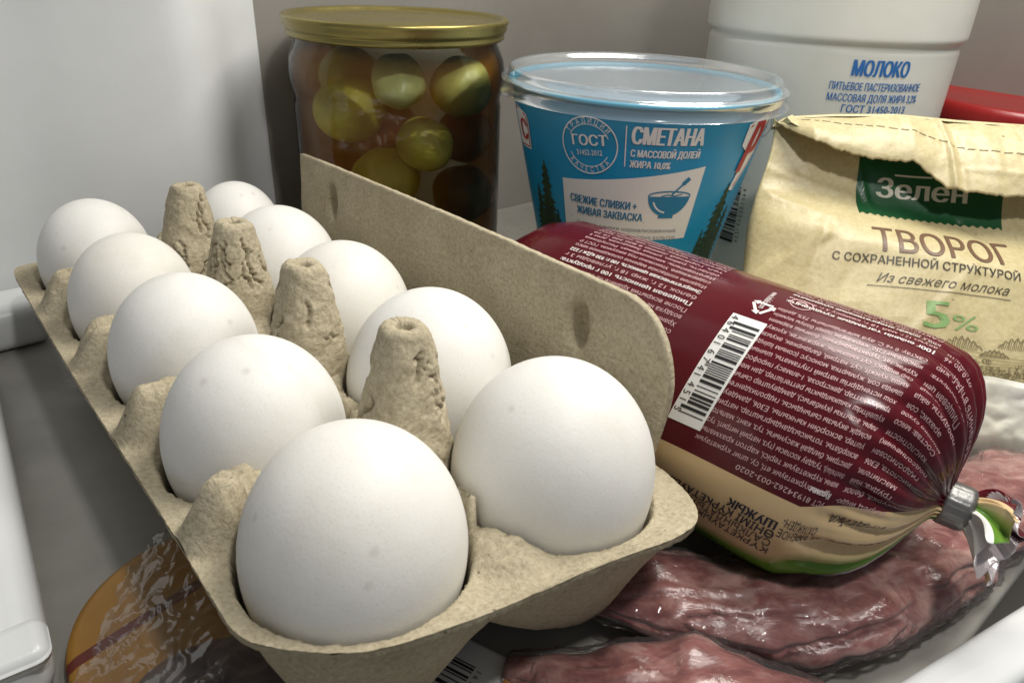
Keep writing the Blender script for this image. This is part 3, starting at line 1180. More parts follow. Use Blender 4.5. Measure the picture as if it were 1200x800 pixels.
vc = kraft.n('ShaderNodeTexVoronoi'); vc.inputs['Scale'].default_value = 42
vd = kraft.n('ShaderNodeVectorMath'); vd.operation = 'ADD'
nz = kraft.n('ShaderNodeTexNoise'); nz.inputs['Scale'].default_value = 30
kraft.l(kraft.coord(), nz.inputs['Vector'])
vsc = kraft.n('ShaderNodeVectorMath'); vsc.operation = 'SCALE'; vsc.inputs[3].default_value = 0.03
kraft.l(nz.outputs['Color'], vsc.inputs[0])
kraft.l(kraft.coord(), vd.inputs[0]); kraft.l(vsc.outputs[0], vd.inputs[1])
kraft.l(vd.outputs[0], vc.inputs['Vector'])
pb0 = kraft.bump(vc.outputs['Distance'], 4.0, 0.28)
pb = kraft.bump(kraft.noise(60, 4, 0.6, dist=0.7), 1.0, 0.5, pb0)
kraft.bump(f1, 0.12, 0.6, pb)
M_KRAFT = kraft.m
NU, NV = 120, 120
V = []
for back in (0, 1):
    for i in range(NV):
        v = 2 + (VBOT - 2) * i / (NV - 1)
        for j in range(NU):
            t = j / (NU - 1)
            u = ledge(v) + (UW - ledge(v)) * t
            e = max(0.0, 4 * t * (1 - t)) ** 0.5
            n = face_n(u, v) if not back else -1.2 - e * (3 + 14 * float(smooth01((v - 20) / 70.0)))
            if back and v > VBOT - 10:
                n = max(n, -14)
            V.append(bagpt(u, v, n))
n1 = NU * NV
F = gridfaces(NV, NU, flip=True) + [tuple(n1 + i for i in f) for f in gridfaces(NV, NU)]
bnd = list(range(NU)) + [i * NU + NU - 1 for i in range(1, NV)] + [(NV - 1) * NU + j for j in range(NU - 2, -1, -1)] + [i * NU for i in range(NV - 2, 0, -1)]
F += [(a, b, n1 + b, n1 + a) for a, b in zip(bnd, bnd[1:] + bnd[:1])]
mesh_obj('paper_body', V, F, M_KRAFT, bag)

# folded-over top
UB = [-3.0, -1.0, 4, 11, 20, 32.7, 42, 47.5, 50, 52.5, 55, 57.5, 60, 67, 77, 92, 110, 126]
VB = [0.5, 4.4, 8.6, 14.0, 17.2, 20.0, 20.2, 20.0, 21.6, 23.4, 24.8, 27.6, 29.6, 30.4, 30.8, 29.4, 29.5, 29]
UTp = [-3.0, 0.5, 3.4, 20, 44.3, 66.8, 91.8, 126]
VTp = [5.5, 2.6, 1.2, -1.0, -3.0, -2.2, -2.3, -2.1]


def flap_pt(u, t, side=0):
    v0, v1 = float(np.interp(u, UTp, VTp)), float(np.interp(u, UB, VB))
    v1 += 0.5 * fb(u, 1, 2, 0.7, 4) + 0.5 * fb(u, 7, 2, 0.2, 2)
    v = v0 + (v1 - v0) * t
    w = max(0.0, (u + 3) / 14.0)
    w = min(1.0, w)
    n = 2.0 + w * (9.5 * math.sin(min(t, 1) * PI * 0.62) ** 0.8)
    n += w * 1.1 * fb(u, v, 8, 0.06, 3)
    for uc, d, wd in ((60.5, 1.6, 1.2), (64, -1.0, 2), (47, 1.6, 4), (90, 1.2, 1.0), (30, -0.7, 5), (76, 0.6, 3)):
        n += w * d * math.exp(-((u - uc - (v - 10) * 0.12) / wd) ** 2)
    n += w * 0.5 * math.exp(-((v - 20 - 0.02 * u) / 1.0) ** 2) * (u > 66)
    return bagpt(u, v, n - (0.5 if side else 0))


V = []
NF, NT = 190, 34
for side in (0, 1):
    for i in range(NT):
        for j in range(NF):
            V.append(flap_pt(-3 + 129 * j / (NF - 1), i / (NT - 1), side))
n1 = NF * NT
F = gridfaces(NT, NF, flip=True) + [tuple(n1 + i for i in f) for f in gridfaces(NT, NF)]
bnd = list(range(NF)) + [i * NF + NF - 1 for i in range(1, NT)] + [(NT - 1) * NF + j for j in range(NF - 2, -1, -1)] + [i * NF for i in range(NT - 2, 0, -1)]
F += [(a, b, n1 + b, n1 + a) for a, b in zip(bnd, bnd[1:] + bnd[:1])]
fl = mesh_obj('folded_top', V, F, M_KRAFT, bag)
# back fold joining the flap to the bag
V = []
for i in range(8):
    for j in range(60):
        u = -3 + 129 * j / 59
        v0 = float(np.interp(u, UTp, VTp))
        a = PI * i / 7
        V.append(bagpt(u, v0 + 0.0 - 1.6 * math.sin(a), 0.6 + 1.6 * math.cos(a)))
mesh_obj('fold_edge', V, gridfaces(8, 60), M_KRAFT, fl)
# ear at the left corner
V = [bagpt(-2.5, 5.0, 0.6), bagpt(3.8, 0.6, 4.2), bagpt(8, 9.0, 8.6), bagpt(3.2, 5.6, 7.2), bagpt(-0.5, 5.0, 2.0)]
mesh_obj('corner_fold', V + [bagpt(1.6, 2.6, 5.6)], [(0, 5, 1), (1, 5, 2), (2, 5, 3), (3, 5, 4), (4, 5, 0)], M_KRAFT, fl, smooth=False)


def flapmap(off):
    def f(x, y, dz=0.0):
        v0, v1 = float(np.interp(x, UTp, VTp)), float(np.interp(x, UB, VB))
        p = np.array(flap_pt(x, (y - v0) / (v1 - v0)))
        return tuple(p + N * off)
    return f


st = Ink(flapmap(0.25))
SU, SV = [7, 28.5, 48, 67.3, 92, 125], [3.2, 4.8, 7.0, 12.4, 13.0, 13.0]
u = 7.0
rnd = random.Random(2)
while u < 122:
    L = rnd.uniform(2.0, 3.4)
    st.stroke([(u + L * k / 3, float(np.interp(u + L * k / 3, SU, SV))) for k in range(4)], 0.32)
    u += L + rnd.uniform(0.8, 1.4)
st.build('stitching', [ink_mat('brown_thread', (0.12, 0.085, 0.04), 0.8)], fl)


def bmap2(off):
    return lambda x, y, dz=0.0: bagpt(x, -y, bag_n(x, -y) + off + dz)


GRN = Mat('dark_green_ink', (0.008, 0.075, 0.025), 0.35).m
em = Ink(bmap2(0.10))
xs = [32.0 + 54.0 * i / 90 for i in range(91)]
em.band(xs, lambda x: -38.4 - 0.35 * math.cos((x - 32) * 2 * PI / 3.0) * 1.6, lambda x: -9.0 - 7 * max(0, (36 - x) / 4) ** 2 * 0.3, 0, 22)
em.build('emblem', [GRN], bag)
bl2 = Ink(bmap2(0.22))
CRM = ink_mat('cream_ink', (0.62, 0.60, 0.50), 0.45)
BRN = ink_mat('brown_ink', (0.14, 0.075, 0.04), 0.45)
DRK = ink_mat('dark_ink', (0.05, 0.04, 0.025), 0.5)
GR5 = ink_mat('leaf_green_ink', (0.19, 0.33, 0.11), 0.45)
bl2.text('Зелен', 40.0, -29.0, 7.8, 33, 0, bold=0.03, cell=1.5)
bl2.stroke([(46 + k, -19.9) for k in range(15)], 0.7, 0)
bl2.text('ТВОРОГ', 35.0, -57.2, 11.0, 49.6, 1, rot=-0.4, bold=0.012, cell=1.5)
bl2.text('С СОХРАНЕННОЙ СТРУКТУРОЙ ЗЕРНА', 20.6, -61.6, 3.2, 79.5, 2, rot=-1.6, bold=0.012, cell=3)
bl2.text('Из свежего молока', 36.0, -69.0, 3.5, 45.5, 2, rot=-0.6, shear=0.45, bold=-0.01, cell=3)
bl2.stroke([(33 + 49 * i / 20, -70.6 - i / 40) for i in range(21)], 0.25, 2)
bl2.text('5', 52.6, -84.4, 10.4, 8.2, 3, bold=0.03, cell=1.5)
bl2.text('%', 62.0, -84.2, 5.6, 8.8, 3)
_map0 = bl2.map
bl2.map = lambda x, y, dz=0.0: _map0(x - 6.5, y - 2.5, dz)
# engraved country scene
rnd = random.Random(5)
SCN = 2
for (xa, xb, yb, h) in ((65, 79, -88.2, 4.6), (78, 88, -90, 2.6), (84, 98, -86.5, 4.5), (96, 112, -88, 4)):
    P = [(xa + (xb - xa) * i / 22, yb + h * math.sin(PI * i / 22) ** 0.8 * (0.8 + 0.2 * math.sin(i * 1.9))) for i in range(23)]
    bl2.stroke(P, 0.3, 4)
    for i in range(2, 21, 1):
        bl2.stroke([(P[i][0], P[i][1]), (P[i][0] - 0.8, yb - 0.2)], 0.22, 4)
for k in range(9):
    y = -89.4 - k * 1.25
    bl2.stroke([(67 + k * 0.9 + i * 4, y + 0.5 * math.sin(i * 0.8 + k)) for i in range(11 - k // 2)], 0.16, 5)
for (xc, yc, r) in ((79, -95, 5.0), (86.5, -97, 4.0), (93, -96, 5.2), (101, -97, 5)):
    for i in range(46):
        a, q = rnd.uniform(0, 2 * PI), r * math.sqrt(rnd.random())
        x, y = xc + q * math.cos(a), yc + 0.8 * q * math.sin(a)
        bl2.arc(x, y, rnd.uniform(0.4, 0.9), rnd.uniform(0, 180), rnd.uniform(200, 340), 0.22, 4, 5)
    bl2.stroke([(xc, yc - 0.8 * r), (xc + 0.2, yc - r - 2.5)], 0.5, 4)
bl2.build('lettering', [CRM, BRN, DRK, GR5, ink_mat('sepia_ink', (0.16, 0.13, 0.06), 0.6), ink_mat('straw_ink', (0.34, 0.29, 0.12), 0.6)], bag)
# clear window showing the curd
curd = Mat('curd', (0.72, 0.70, 0.60), 0.35)
curd.b.inputs['Coat Weight'].default_value = 0.9
curd.b.inputs['Coat Roughness'].default_value = 0.08
curd.color(curd.ramp(curd.noise(90, 4), [(0.3, (0.62, 0.59, 0.48)), (0.6, (0.78, 0.77, 0.69))]))
V = []
for i in range(56):
    for j in range(100):
        u = 52 + 74 * j / 99
        vt = 99.5 - 0.02 * max(0, 78 - u) ** 2 * -1.0 + (0.35 * (u - 78) * 0.25)
        v = vt + (127.6 - vt) * i / 55
        lump = 1.6 * abs(fb(u, v, 4, 0.10, 2)) + 0.25 * fb(u, v, 9, 0.3, 2)
        V.append(bagpt(u, v, face_n(u, v) + 0.45 + min(i / 4, 1) * max(lump, 0.1)))
mesh_obj('window', V, gridfaces(56, 100, flip=True), curd.m, bag)


# ------------------------------------------------------------------ sausage
SP = np.array([83.107, 172.051, -116.05]); SD = np.array([0.86510, -0.49006, -0.10701]); S1 = np.array([0.09311, -0.05274, 0.99426]); S2 = np.array([-0.49289, -0.87009, 0.0])
SD /= np.linalg.norm(SD)
RHO = 36.0
BEND = np.array([3.4, 31.0, -16.3])
saus = thing('sausage', 'fat cooked sausage in maroon printed casing with a grey metal clip', 'sausage', matrix=Matrix.Translation(Vector((83.107, 172.051, -152.3)) * MM))
SO = np.array([83.107, 172.051, -152.3])
PS = [-112, -111, -108, -102, -94, -84, -60, 10, 16, 20.5, 24, 27, 29.5, 31.5, 33, 34.1, 34.9, 35.5, 36, 37]
PR = [0.4, 8, 17, 26, 32, 35.2, 36, 36.3, 36.2, 35.4, 33.8, 31.2, 27.8, 23.6, 18.6, 13.5, 9.2, 6.8, 5.4, 5.0]


def droop(s):           # the gathered end sags a little towards the viewer
    return S2 * 4.6 * float(smooth01((s - 20) / 15.0)) - S1 * 0.6 * float(smooth01((s - 20) / 15.0))


FOLDS = [(24, 2.6, 3.2, 10), (38, 1.6, 2.4, 14), (50, 2.4, 2.8, 8), (62, 1.8, 2.4, 13), (74, 2.4, 2.8, 10), (88, 2.0, 2.6, 12), (101, 2.4, 3.0, 9), (116, 2.0, 2.8, 12), (10, 1.8, 2.6, 13), (-4, 2.4, 3.2, 10), (-20, 2.0, 3.0, 12), (-38, 2.4, 3.2, 10), (-58, 2, 3, 12), (-80, 2.4, 3.4, 10), (-104, 2, 3, 12), (-130, 2.2, 3.2, 10), (-156, 2, 3, 12), (134, 2.2, 3, 10), (155, 2, 3, 12), (178, 2.2, 3, 10)]


def s_r(s, th):
    r = float(np.interp(s, PS, PR))
    # gathered pleats running into the clip
    k = float(smooth01((s - 10) / 22.0))
    if k > 0:
        a = math.radians(th)
        pl = abs(math.sin(a * 9.5 + 0.8 * math.sin(3 * a))) ** 0.7 * 0.55 + abs(math.sin(a * 17 + 1.3 + math.sin(2 * a))) ** 0.8 * 0.3
        r -= k * (1.0 - pl) * (0.075 * r + 0.5)
        # deeper folds running into the clip
        for a0, d, wd, s0 in FOLDS:
            dd = (th - a0 - 0.25 * (s - 30) + 180) % 360 - 180
            if abs(dd) < 4 * wd:
                r -= 1.45 * d * float(smooth01((s - s0 + 3) / (34 - s0))) * math.exp(-(dd / wd) ** 2) * min(1, r / 14)
    dth = (th - 112 + 180) % 360 - 180
    r += 4.2 * math.exp(-(dth / 48.0) ** 2) * math.exp(-((s - 6) / 26.0) ** 2)
    r += 0.18 * fb(s, math.cos(math.radians(th)) * 20, math.sin(math.radians(th)) * 20, 0.05, 3)
    return r


def s_pt(s, th, off=0.0):
    a = math.radians(th)
    far = float(smooth01((8 - s) / 85.0))       # the far end is fatter and bends away from the carton
    r = (s_r(s, th)) * (1 + 0.15 * far) + off
    tip = 0.28 * float(smooth01((s + 2) / 26.0)) * r * math.cos(math.radians(th - 118))    # the gathered end is turned to the viewer
    p = SP + SD * (s - tip) + droop(s) + BEND * far + S1 * (r * math.cos(a)) + S2 * (r * math.sin(a))
    if p[2] < SHELF + 1:
        p[2] = SHELF + 1 + 0.03 * (p[2] - SHELF - 1)
    return tuple(p - SO)


PSi = np.interp(np.linspace(0, 1, 1), [0, 1], [0, 1])
S_list = [-112, -111.5, -110.5, -109, -107, -104.5, -101.5, -98, -94, -89, -84] + list(np.arange(-79, 15, 3.0)) + list(np.arange(15, 28, 0.7)) + list(np.arange(28, 33, 0.45)) + list(np.arange(33, 37.1, 0.22))
NA = 432
V, UVs = [], []
for s in S_list:
    for j in range(NA):
        th = -180 + 360 * j / NA
        V.append(s_pt(s, th))
        UVs.append(((s + 120) / 200, (th + 180) / 360))
F = gridfaces(len(S_list), NA, True)
cas = Mat('printed_casing', (0.1, 0.01, 0.015), 0.2)
cas.b.inputs['Specular IOR Level'].default_value = 0.3
uvn = cas.n('ShaderNodeUVMap')
sx = cas.n('ShaderNodeSeparateXYZ')
cas.l(uvn.outputs[0], sx.inputs[0])
th_ = cas.math('SUBTRACT', cas.math('MULTIPLY', sx.outputs[1], 360.0), 180.0)
s_ = cas.math('SUBTRACT', cas.math('MULTIPLY', sx.outputs[0], 200.0), 120.0)
wob = cas.math('MULTIPLY', cas.math('SINE', cas.math('MULTIPLY', s_, 0.075)), 3.0)
MAR = cas.mix(cas.ramp(cas.noise(12, 3), [(0.35, (0, 0, 0)), (0.7, (1, 1, 1))]), (0.070, 0.005, 0.009), (0.10, 0.007, 0.013))
CRE, GRE, WHI = (0.60, 0.44, 0.24), (0.10, 0.23, 0.025), (0.74, 0.73, 0.70)
c = MAR
rise = cas.ramp(cas.math('DIVIDE', cas.math('ADD', s_, 2.0), 22.0), [(0.0, (0, 0, 0)), (1.0, (1, 1, 1))], 'EASE')
th2 = cas.math('ADD', th_, cas.math('MULTIPLY', rise, 6.0))
rise2 = cas.ramp(cas.math('DIVIDE', cas.math('ADD', s_, -8.0), 24.0), [(0.0, (0, 0, 0)), (1.0, (1, 1, 1))])
c = cas.mix(cas.math('GREATER_THAN', cas.math('ADD', th_, cas.math('MULTIPLY', rise2, 9.0)), 83.5), c, CRE)
gmix = cas.ramp(cas.math('DIVIDE', cas.math('SUBTRACT', cas.math('ADD', th2, wob), 112.0), 8.0), [(0.0, (0, 0, 0)), (1.0, (1, 1, 1))])
greens = cas.ramp(cas.noise(45, 3), [(0.3, (0.05, 0.14, 0.015)), (0.7, (0.16, 0.32, 0.04))])
c = cas.mix(gmix, c, greens)
c = cas.mix(cas.math('GREATER_THAN', th2, 134.0), c, WHI)
c = cas.mix(cas.math('LESS_THAN', th_, -44.0), c, CRE)
c = cas.mix(cas.math('LESS_THAN', th_, -120.0), c, WHI)
cas.color(c)
cas.bump(cas.noise(40, 3, dist=0.5), 0.5, 0.35)
mesh_obj('casing', V, F, cas.m, saus, uvs=UVs)


def skew(s, th):
    return s - 0.08 * (th - 24) * float(smooth01((14 - s) / 10))


def smap(off):           # x: mm towards the far end, y: mm around, downwards on the near side
    k = 180 / PI / RHO
    def f(x, y, dz=0.0):
        th = y * k
        return s_pt(skew(-x, th), th, off + dz)
    return f


DG = PI / 180 * RHO      # mm per degree
WHT = ink_mat('casing_white', (0.56, 0.36, 0.36), 0.4)
WHB = ink_mat('casing_bold_white', (0.74, 0.66, 0.64), 0.4)
NAV = ink_mat('navy_ink', (0.02, 0.02, 0.04), 0.45)
ink = Ink(smap(0.16))
L1 = ['УСТ 81934262-003-2020', 'Курамы: күркетауык еті, су, шпиг күркетауык', 'маны, күркетауык терісі, картоп крахмалы,', 'бекіткіш), туздау коспасы (туз, натрий нитриті, туз)', 'декстрин, билдай жасунығы, туз, кант, мальто-', 'аскорбаты, тотыксыздандыргыштар, натрий',
      'үштер, аскорбин кычкылы, Е306, дамдеу-', 'өсімдік акуызы сығындысы, гидролизденген', 'лары, ашыткы (күнбағыс), дамдеуштер сығын', 'күшейткіш кышкылдыкты реттегіштер, дан мен', 'трифосфаттар, декстроза, 1-алмасу пирофос-', 'хош истендіргіш натрий глутаматы, шыныс',
      'шында соя, жумыртка, моносус (соным ішінде', 'кыша, күнжіт, сут, натрий, балдыркек, акуызы', 'сыр өндірісі, сүт кышкылы, жержангак, кунжут', 'құрғақ зат, тұрактандырғыш, бояғыш кармин', 'консервант Е250, жержаңғақ іздері болуы мүмкін', 'сақтау: 0 +6 С, ауа ылғалдылығы 75% дейін', '', '100г өнімнін тагамдык кундылыгы:', 'акуыз 12 г, май 18 г, көмірсу 3 г, энергия', '100 г өнімнін энергетикалык кундылыгы:', 'ккал 222 / кДж 930, сактау мерзімі 45 тәулік',
      'САКТАУ ШАРТТАРЫ: температура 0 +6 С', 'САЛМАГЫ ГАЗДАЛГАН ОРТАДА БУЫП ТҮЙІЛГЕН', 'өндірілген күні каптамада көрсетілген']
th = 79.0
for i, t in enumerate(L1):
    if t:
        bold = i in (19, 21)
        W = 33.0 if i > 0 else 22
        ink.text(t, -16.0, th * DG, 1.38, W, 1 if bold else 0, bold=0.02 if bold else -0.004)
    th -= 4.0
ink.text('Курамы:', -16.0, 75.0 * DG, 1.55, 6.6, 1, bold=0.02)
L2 = ['сырец индю-', 'шкурка, белок', 'грудка, ный', 'маслители,', 'кислота, Е306', 'гидролизован', 'подсолнечник)', 'кислотности', 'Состав: мясо', 'молоко сухое', 'арахис, соя', 'продукты, яйца', 'горчица', 'Пищевая цен', '100 г продукта:', 'белок 12 г, жир', 'хранить в пределах', 'от 0 до +6', 'Срок годности']
th = 76.0
for t in L2:
    ink.text(t, -18.2, th * DG, 1.4, None, 0, align='r', bold=-0.002, cx=0.85)
    th -= 4.3
L3 = ['Состав: мясо индейки механ. обвалки, вода,', 'шпик боковой, эмульсия, соль, крахмал картоф.,', 'молоко сухое цельное, пряности, сахар, чеснок,', 'пищевые добавки: регуляторы кислотности Е331,', 'антиокислитель Е301, экстракты пряностей, мускат', 'усилитель вкуса глутамат натрия, стабилизатор,', 'фиксатор окраски Е250. Может содержать следы', 'сои, горчицы, сельдерея, яиц, глютена, орехов.', 'Хранить при температуре от 0 до +6 С, влажность', 'воздуха не более 75%. Срок годности 45 суток.',
      'После вскрытия хранить не более 3 суток', 'Пищевая ценность 100 г продукта:', 'белок 12 г, жир 18 г, углеводы 3 г', 'Энергетическая ценность 100 г: 930 кДж / 222', 'Изделие колбасное вареное охлажденное мясо', 'содержащее. Упаковано под вакуумом. ГОСТ Р', 'Изготовитель: мясокомбинат, Республика', 'область, район, улица Заводская, дом 5', 'тел. горячей линии 8 800 200 10 20', 'Ingredients: turkey, water, salt, starch, spices', 'Продукт готов к употреблению, без ГМО', 'Дата изготовления указана на упаковке', 'Номер партии смотри на клипсе, нетто 400 г']
th = 68.0
for i, t in enumerate(L3):
    bold = i in (11, 13)
    ink.text(t, 35.0 - 0.02 * i, th * DG, 1.4, 42.0, 1 if bold else 0, bold=0.02 if bold else -0.004)
    th -= 3.9
ink.text('www.indeika.com', 21.0, 0.5 * DG, 1.7, 9.5, 1, rot=90)
# recycling triangle and round mark
tx, ty = 20.2, 14.5 * DG
for k in range(3):
    a0 = math.radians(90 + 120 * k)
    a1 = math.radians(90 + 120 * (k + 1))
    p0 = np.array([tx + 3.3 * math.cos(a0), ty + 3.3 * math.sin(a0)])
    p1 = np.array([tx + 3.3 * math.cos(a1), ty + 3.3 * math.sin(a1)])
    ink.stroke([p0 + (p1 - p0) * 0.14, p0 + (p1 - p0) * 0.72], 0.75, 1)
    q = p0 + (p1 - p0) * 0.72
    dd = (p1 - p0) / np.linalg.norm(p1 - p0)
    nn = np.array([-dd[1], dd[0]])
    ink.blob([q + nn * 0.95, q - nn * 0.95, q + dd * 1.5], 1)
ink.arc(13.5, 3 * DG, 2.6, 0, 360, 0.3, 0, 36)
ink.arc(13.5, 3 * DG, 1.2, 180, 360, 0.5, 0, 12)
ink.stroke([(12.2, 3 * DG), (14.8, 3 * DG)], 0.4, 0)
# cream band
ink.text('ШУЖЫК', -7.2, 92.5 * DG, 2.4, 11.0, 2, bold=0.03)
ink.text('ӨНІМІ КҮРКЕТАУЫК СҮБЕ ЕТІНЕН', -7.6, 97.0 * DG, 2.4, 44, 2, bold=0.012)
ink.text('САЛКЫНДАТЫЛҒАН ШУЖЫК', -7.8, 101.5 * DG, 2.4, 34, 2)
ink.text('КҮРКЕТАУЫК ЕТІНЕН ПІСІРІЛГЕН', -8.0, 106.0 * DG, 2.4, 42, 2)
ink.text('ОХЛАЖДЕН-', -19.0, 89.5 * DG, 2.4, 11, 2)
ink.text('КОЛБАСНОЕ ВАРЕНОЕ', -31.5, 94.5 * DG, 2.4, 23.5, 2)
ink.text('ИНДЕЙКА', -30.0, 83.0 * DG, 2.4, 10, 2, shear=0.3)
for i, t in enumerate(['Российская Федерация', 'Республика Казахстан', 'область, район, г.', 'ул. Заводская 00015', 'тел. горячей линии']):
    ink.text(t, -32.5, (-50 - 5.2 * i) * DG, 1.8, 16, 2)
ink.blob([(30.8 + 3.2 * math.cos(a), 92 * DG + 4.0 * math.sin(a)) for a in np.linspace(0, 2 * PI, 24)[:-1]], 3)
ink.build('lettering', [WHT, WHB, NAV, GRN], saus)

lab = Ink(smap(0.2))
lab.rect(16.6, 23.0 * DG, 24.8, 73.6 * DG, 0, 8, 60)
lab_o = lab.build('barcode_label', [ink_mat('label_white', (0.76, 0.75, 0.72), 0.35)], saus)
bk = Ink(smap(0.34))
bars, tot = barcode_bars(random.Random(11), 92)
for k, (p, wd) in enumerate(bars):
    y = (27 + 43.5 * p / tot) * DG
    xend = 22.4
    if k in (0, 1, len(bars) // 2, len(bars) // 2 + 1, len(bars) - 1, len(bars) - 2):
        xend = 23.4
    bk.rect(17.2, y, xend, y + 43.5 * DG * wd / tot * 0.92, 0, 5, 2)
for i, ch in enumerate('4640167414515'):
    bk.text(ch, 24.5, (24.2 + 46.0 * i / 12.6) * DG, 1.8, None, 0, rot=90)
# digits must read down the label with their heads towards the bars
bk.build('barcode', [BLK], lab_o)

# clip
clip = Mat('clip_metal', (0.26, 0.255, 0.245), 0.42, Metallic=0.9)
clip.bump(clip.noise(300, 3, vec=clip.coord(scale=(1, 1, 1))), 0.25)
V, segs = [], 64
for k, (ds, r) in enumerate([(35.6, 4.2), (35.2, 5.0), (35.5, 5.5), (36.2, 5.7), (37.3, 5.7), (39.0, 5.65), (40.6, 5.7), (41.8, 5.5), (42.3, 4.9), (42.0, 4.0)]):
    for j in range(segs):
        a = 2 * PI * j / segs
        rr = r + (0.14 * math.cos(a * 22) if 2 < k < 7 else 0)
        rr *= 1 + 0.05 * math.cos(2 * a)
        V.append(tuple(SP + SD * ds + droop(ds) + S1 * rr * math.cos(a) + S2 * rr * math.sin(a) - SO))
mesh_obj('clip', V, gridfaces(10, segs, True), clip.m, saus)
# crimped tail of the casing
tail_in = Mat('casing_inside', (0.62, 0.55, 0.55), 0.25, Metallic=0.3)
tail_in.bump(tail_in.noise(250, 3), 0.4)
V, UVs = [], []
NT_, NAt = 26, 200
for inner in (0, 1):
    for i in range(NT_):
        t = i / (NT_ - 1)
        for j in range(NAt):
            a = 2 * PI * j / NAt
            r = 3.8 + 5.0 * t ** 0.8
            ruff = (0.42 * math.sin(7 * a + 1.2 * t) + 0.30 * math.sin(12 * a + 2.0 + 2 * t) + 0.16 * math.sin(19 * a)) * t ** 0.6
            rr = r * (1 + ruff * 0.75)
            aa = a + 0.25 * math.sin(9 * a + 1) * t
            s = 41.2 + 9.5 * t * (1 + 0.22 * math.sin(3 * a + 0.5) + 0.08 * math.sin(11 * a))
            drop = -2.5 * t * t
            rr -= 0.18 * inner
            p = SP + SD * s + droop(s) + S1 * (rr * math.cos(aa) + drop) + S2 * (rr * math.sin(aa) + 5.0 * t * t) - SD * (0.5 * t * rr * math.cos(aa - 1.2)) - SO
            V.append(tuple(p))
            UVs.append((0.5, (math.degrees(a) + 180 + 90) % 360 / 360))
n1 = NT_ * NAt
F0 = gridfaces(NT_, NAt, True)
F = F0 + [tuple(n1 + q for q in f[::-1]) for f in F0] + [((NT_ - 1) * NAt + j, (NT_ - 1) * NAt + (j + 1) % NAt, n1 + (NT_ - 1) * NAt + (j + 1) % NAt, n1 + (NT_ - 1) * NAt + j) for j in range(NAt)]
mesh_obj('casing_tail', V, F, [cas.m, tail_in.m], saus, fmat=[0] * len(F0) + [1] * (len(F0) + NAt), uvs=UVs)

# ------------------------------------------------------------------ meat in film
meat = Mat('raw_meat', (0.2, 0.05, 0.05), 0.3)
meat.b.inputs['Subsurface Weight'].default_value = 0.1
meat.b.inputs['Subsurface Radius'].default_value = (1.0, 0.3, 0.25)
meat.b.inputs['Subsurface Scale'].default_value = 0.003
mv = meat.coord(scale=(1, 1.8, 1.2))
m1 = meat.noise(42, 5, 0.62, mv, 1.4)
m2 = meat.noise(130, 4, 0.6, mv, 0.8)
c = meat.ramp(m1, [(0.30, (0.10, 0.022, 0.02)), (0.44, (0.20, 0.058, 0.052)), (0.53, (0.31, 0.135, 0.118)), (0.61, (0.47, 0.30, 0.26)), (0.8, (0.55, 0.42, 0.37))])
c = meat.mix(0.5, c, meat.ramp(m2, [(0.35, (0.09, 0.016, 0.017)), (0.5, (0.21, 0.065, 0.058)), (0.68, (0.40, 0.25, 0.22))]))
meat.color(c)
meat.bump(m1, 1.0, 0.5)
film = clear_mat('cling_film', (0.97, 0.96, 0.96), 1.42, 0.05, 0.035, (0.8, 0.8, 0.8), bump=(150, 1.3), gloss=0.6)


def roll(name, spine, rads, label, flat=0.7, seed=1):
    sp = resample([(*p, 0) if len(p) == 2 else p for p in spine], 1.5)
    L = np.concatenate([[0], np.cumsum(np.linalg.norm(np.diff(sp, axis=0), axis=1))])
    rr = np.interp(L, np.linspace(0, L[-1], len(rads)), rads)
    base = np.array([sp[:, 0].mean(), sp[:, 1].mean(), SHELF])
    t = thing(name, label, 'meat pack', 'meat packs under the sausage', Matrix.Translation(Vector(base) * MM))
    NA = 72
    for which in (0, 1):
        V = []
        for i, p in enumerate(sp):
            d = sp[min(i + 1, len(sp) - 1)] - sp[max(i - 1, 0)]
            d /= np.linalg.norm(d)
            sd = np.cross(d, (0, 0, 1)); sd /= np.linalg.norm(sd)
            up = np.cross(sd, d)
            for j in range(NA):
                a = 2 * PI * j / NA
                q = p + sd * math.cos(a) + up * math.sin(a)
                lump = 0.24 * fb(*(p + (sd * math.cos(a) + up * math.sin(a)) * rr[i] + seed * 31), 0.05, 3) - 0.17 * max(0.0, 0.16 - abs(noise.noise(Vector((p[0] * 0.035 + 1.7 * math.cos(a), p[1] * 0.05 + seed * 3.1, 1.7 * math.sin(a)))))) / 0.16
                r = rr[i] * (1 + lump)
                if which:
                    ridg = 1 - abs(noise.noise(Vector((p[0] * 0.16 + seed, p[1] * 0.16 + 2.2 * math.cos(a), 2.2 * math.sin(a)))))
                    ridg2 = 1 - abs(noise.noise(Vector((p[0] * 0.3 + 7, 5 * math.cos(a), p[1] * 0.22 + 5 * math.sin(a)))))
                    r = rr[i] * (1 + lump * 0.7) + 0.9 + 1.6 * max(0, ridg - 0.74) + 2.4 * max(0, ridg2 - 0.86)
                pt = p + sd * (r * 1.5 * math.cos(a)) + up * (r * flat * math.sin(a)) + np.array([0, 0, 1.8 * fb(p[0], p[1] + 9 * math.cos(a), seed, 0.06, 2)])
                pt[2] = max(pt[2], SHELF + 0.4 + (0.25 if not which else 0))
                V.append(tuple(pt - base))
        F = gridfaces(len(sp), NA, True, flip=True)
        F.append(tuple(range(NA)))
        F.append(tuple((len(sp) - 1) * NA + j for j in range(NA))[::-1])
        mesh_obj('film' if which else 'meat', V, F, film if which else meat.m, t)
    return t


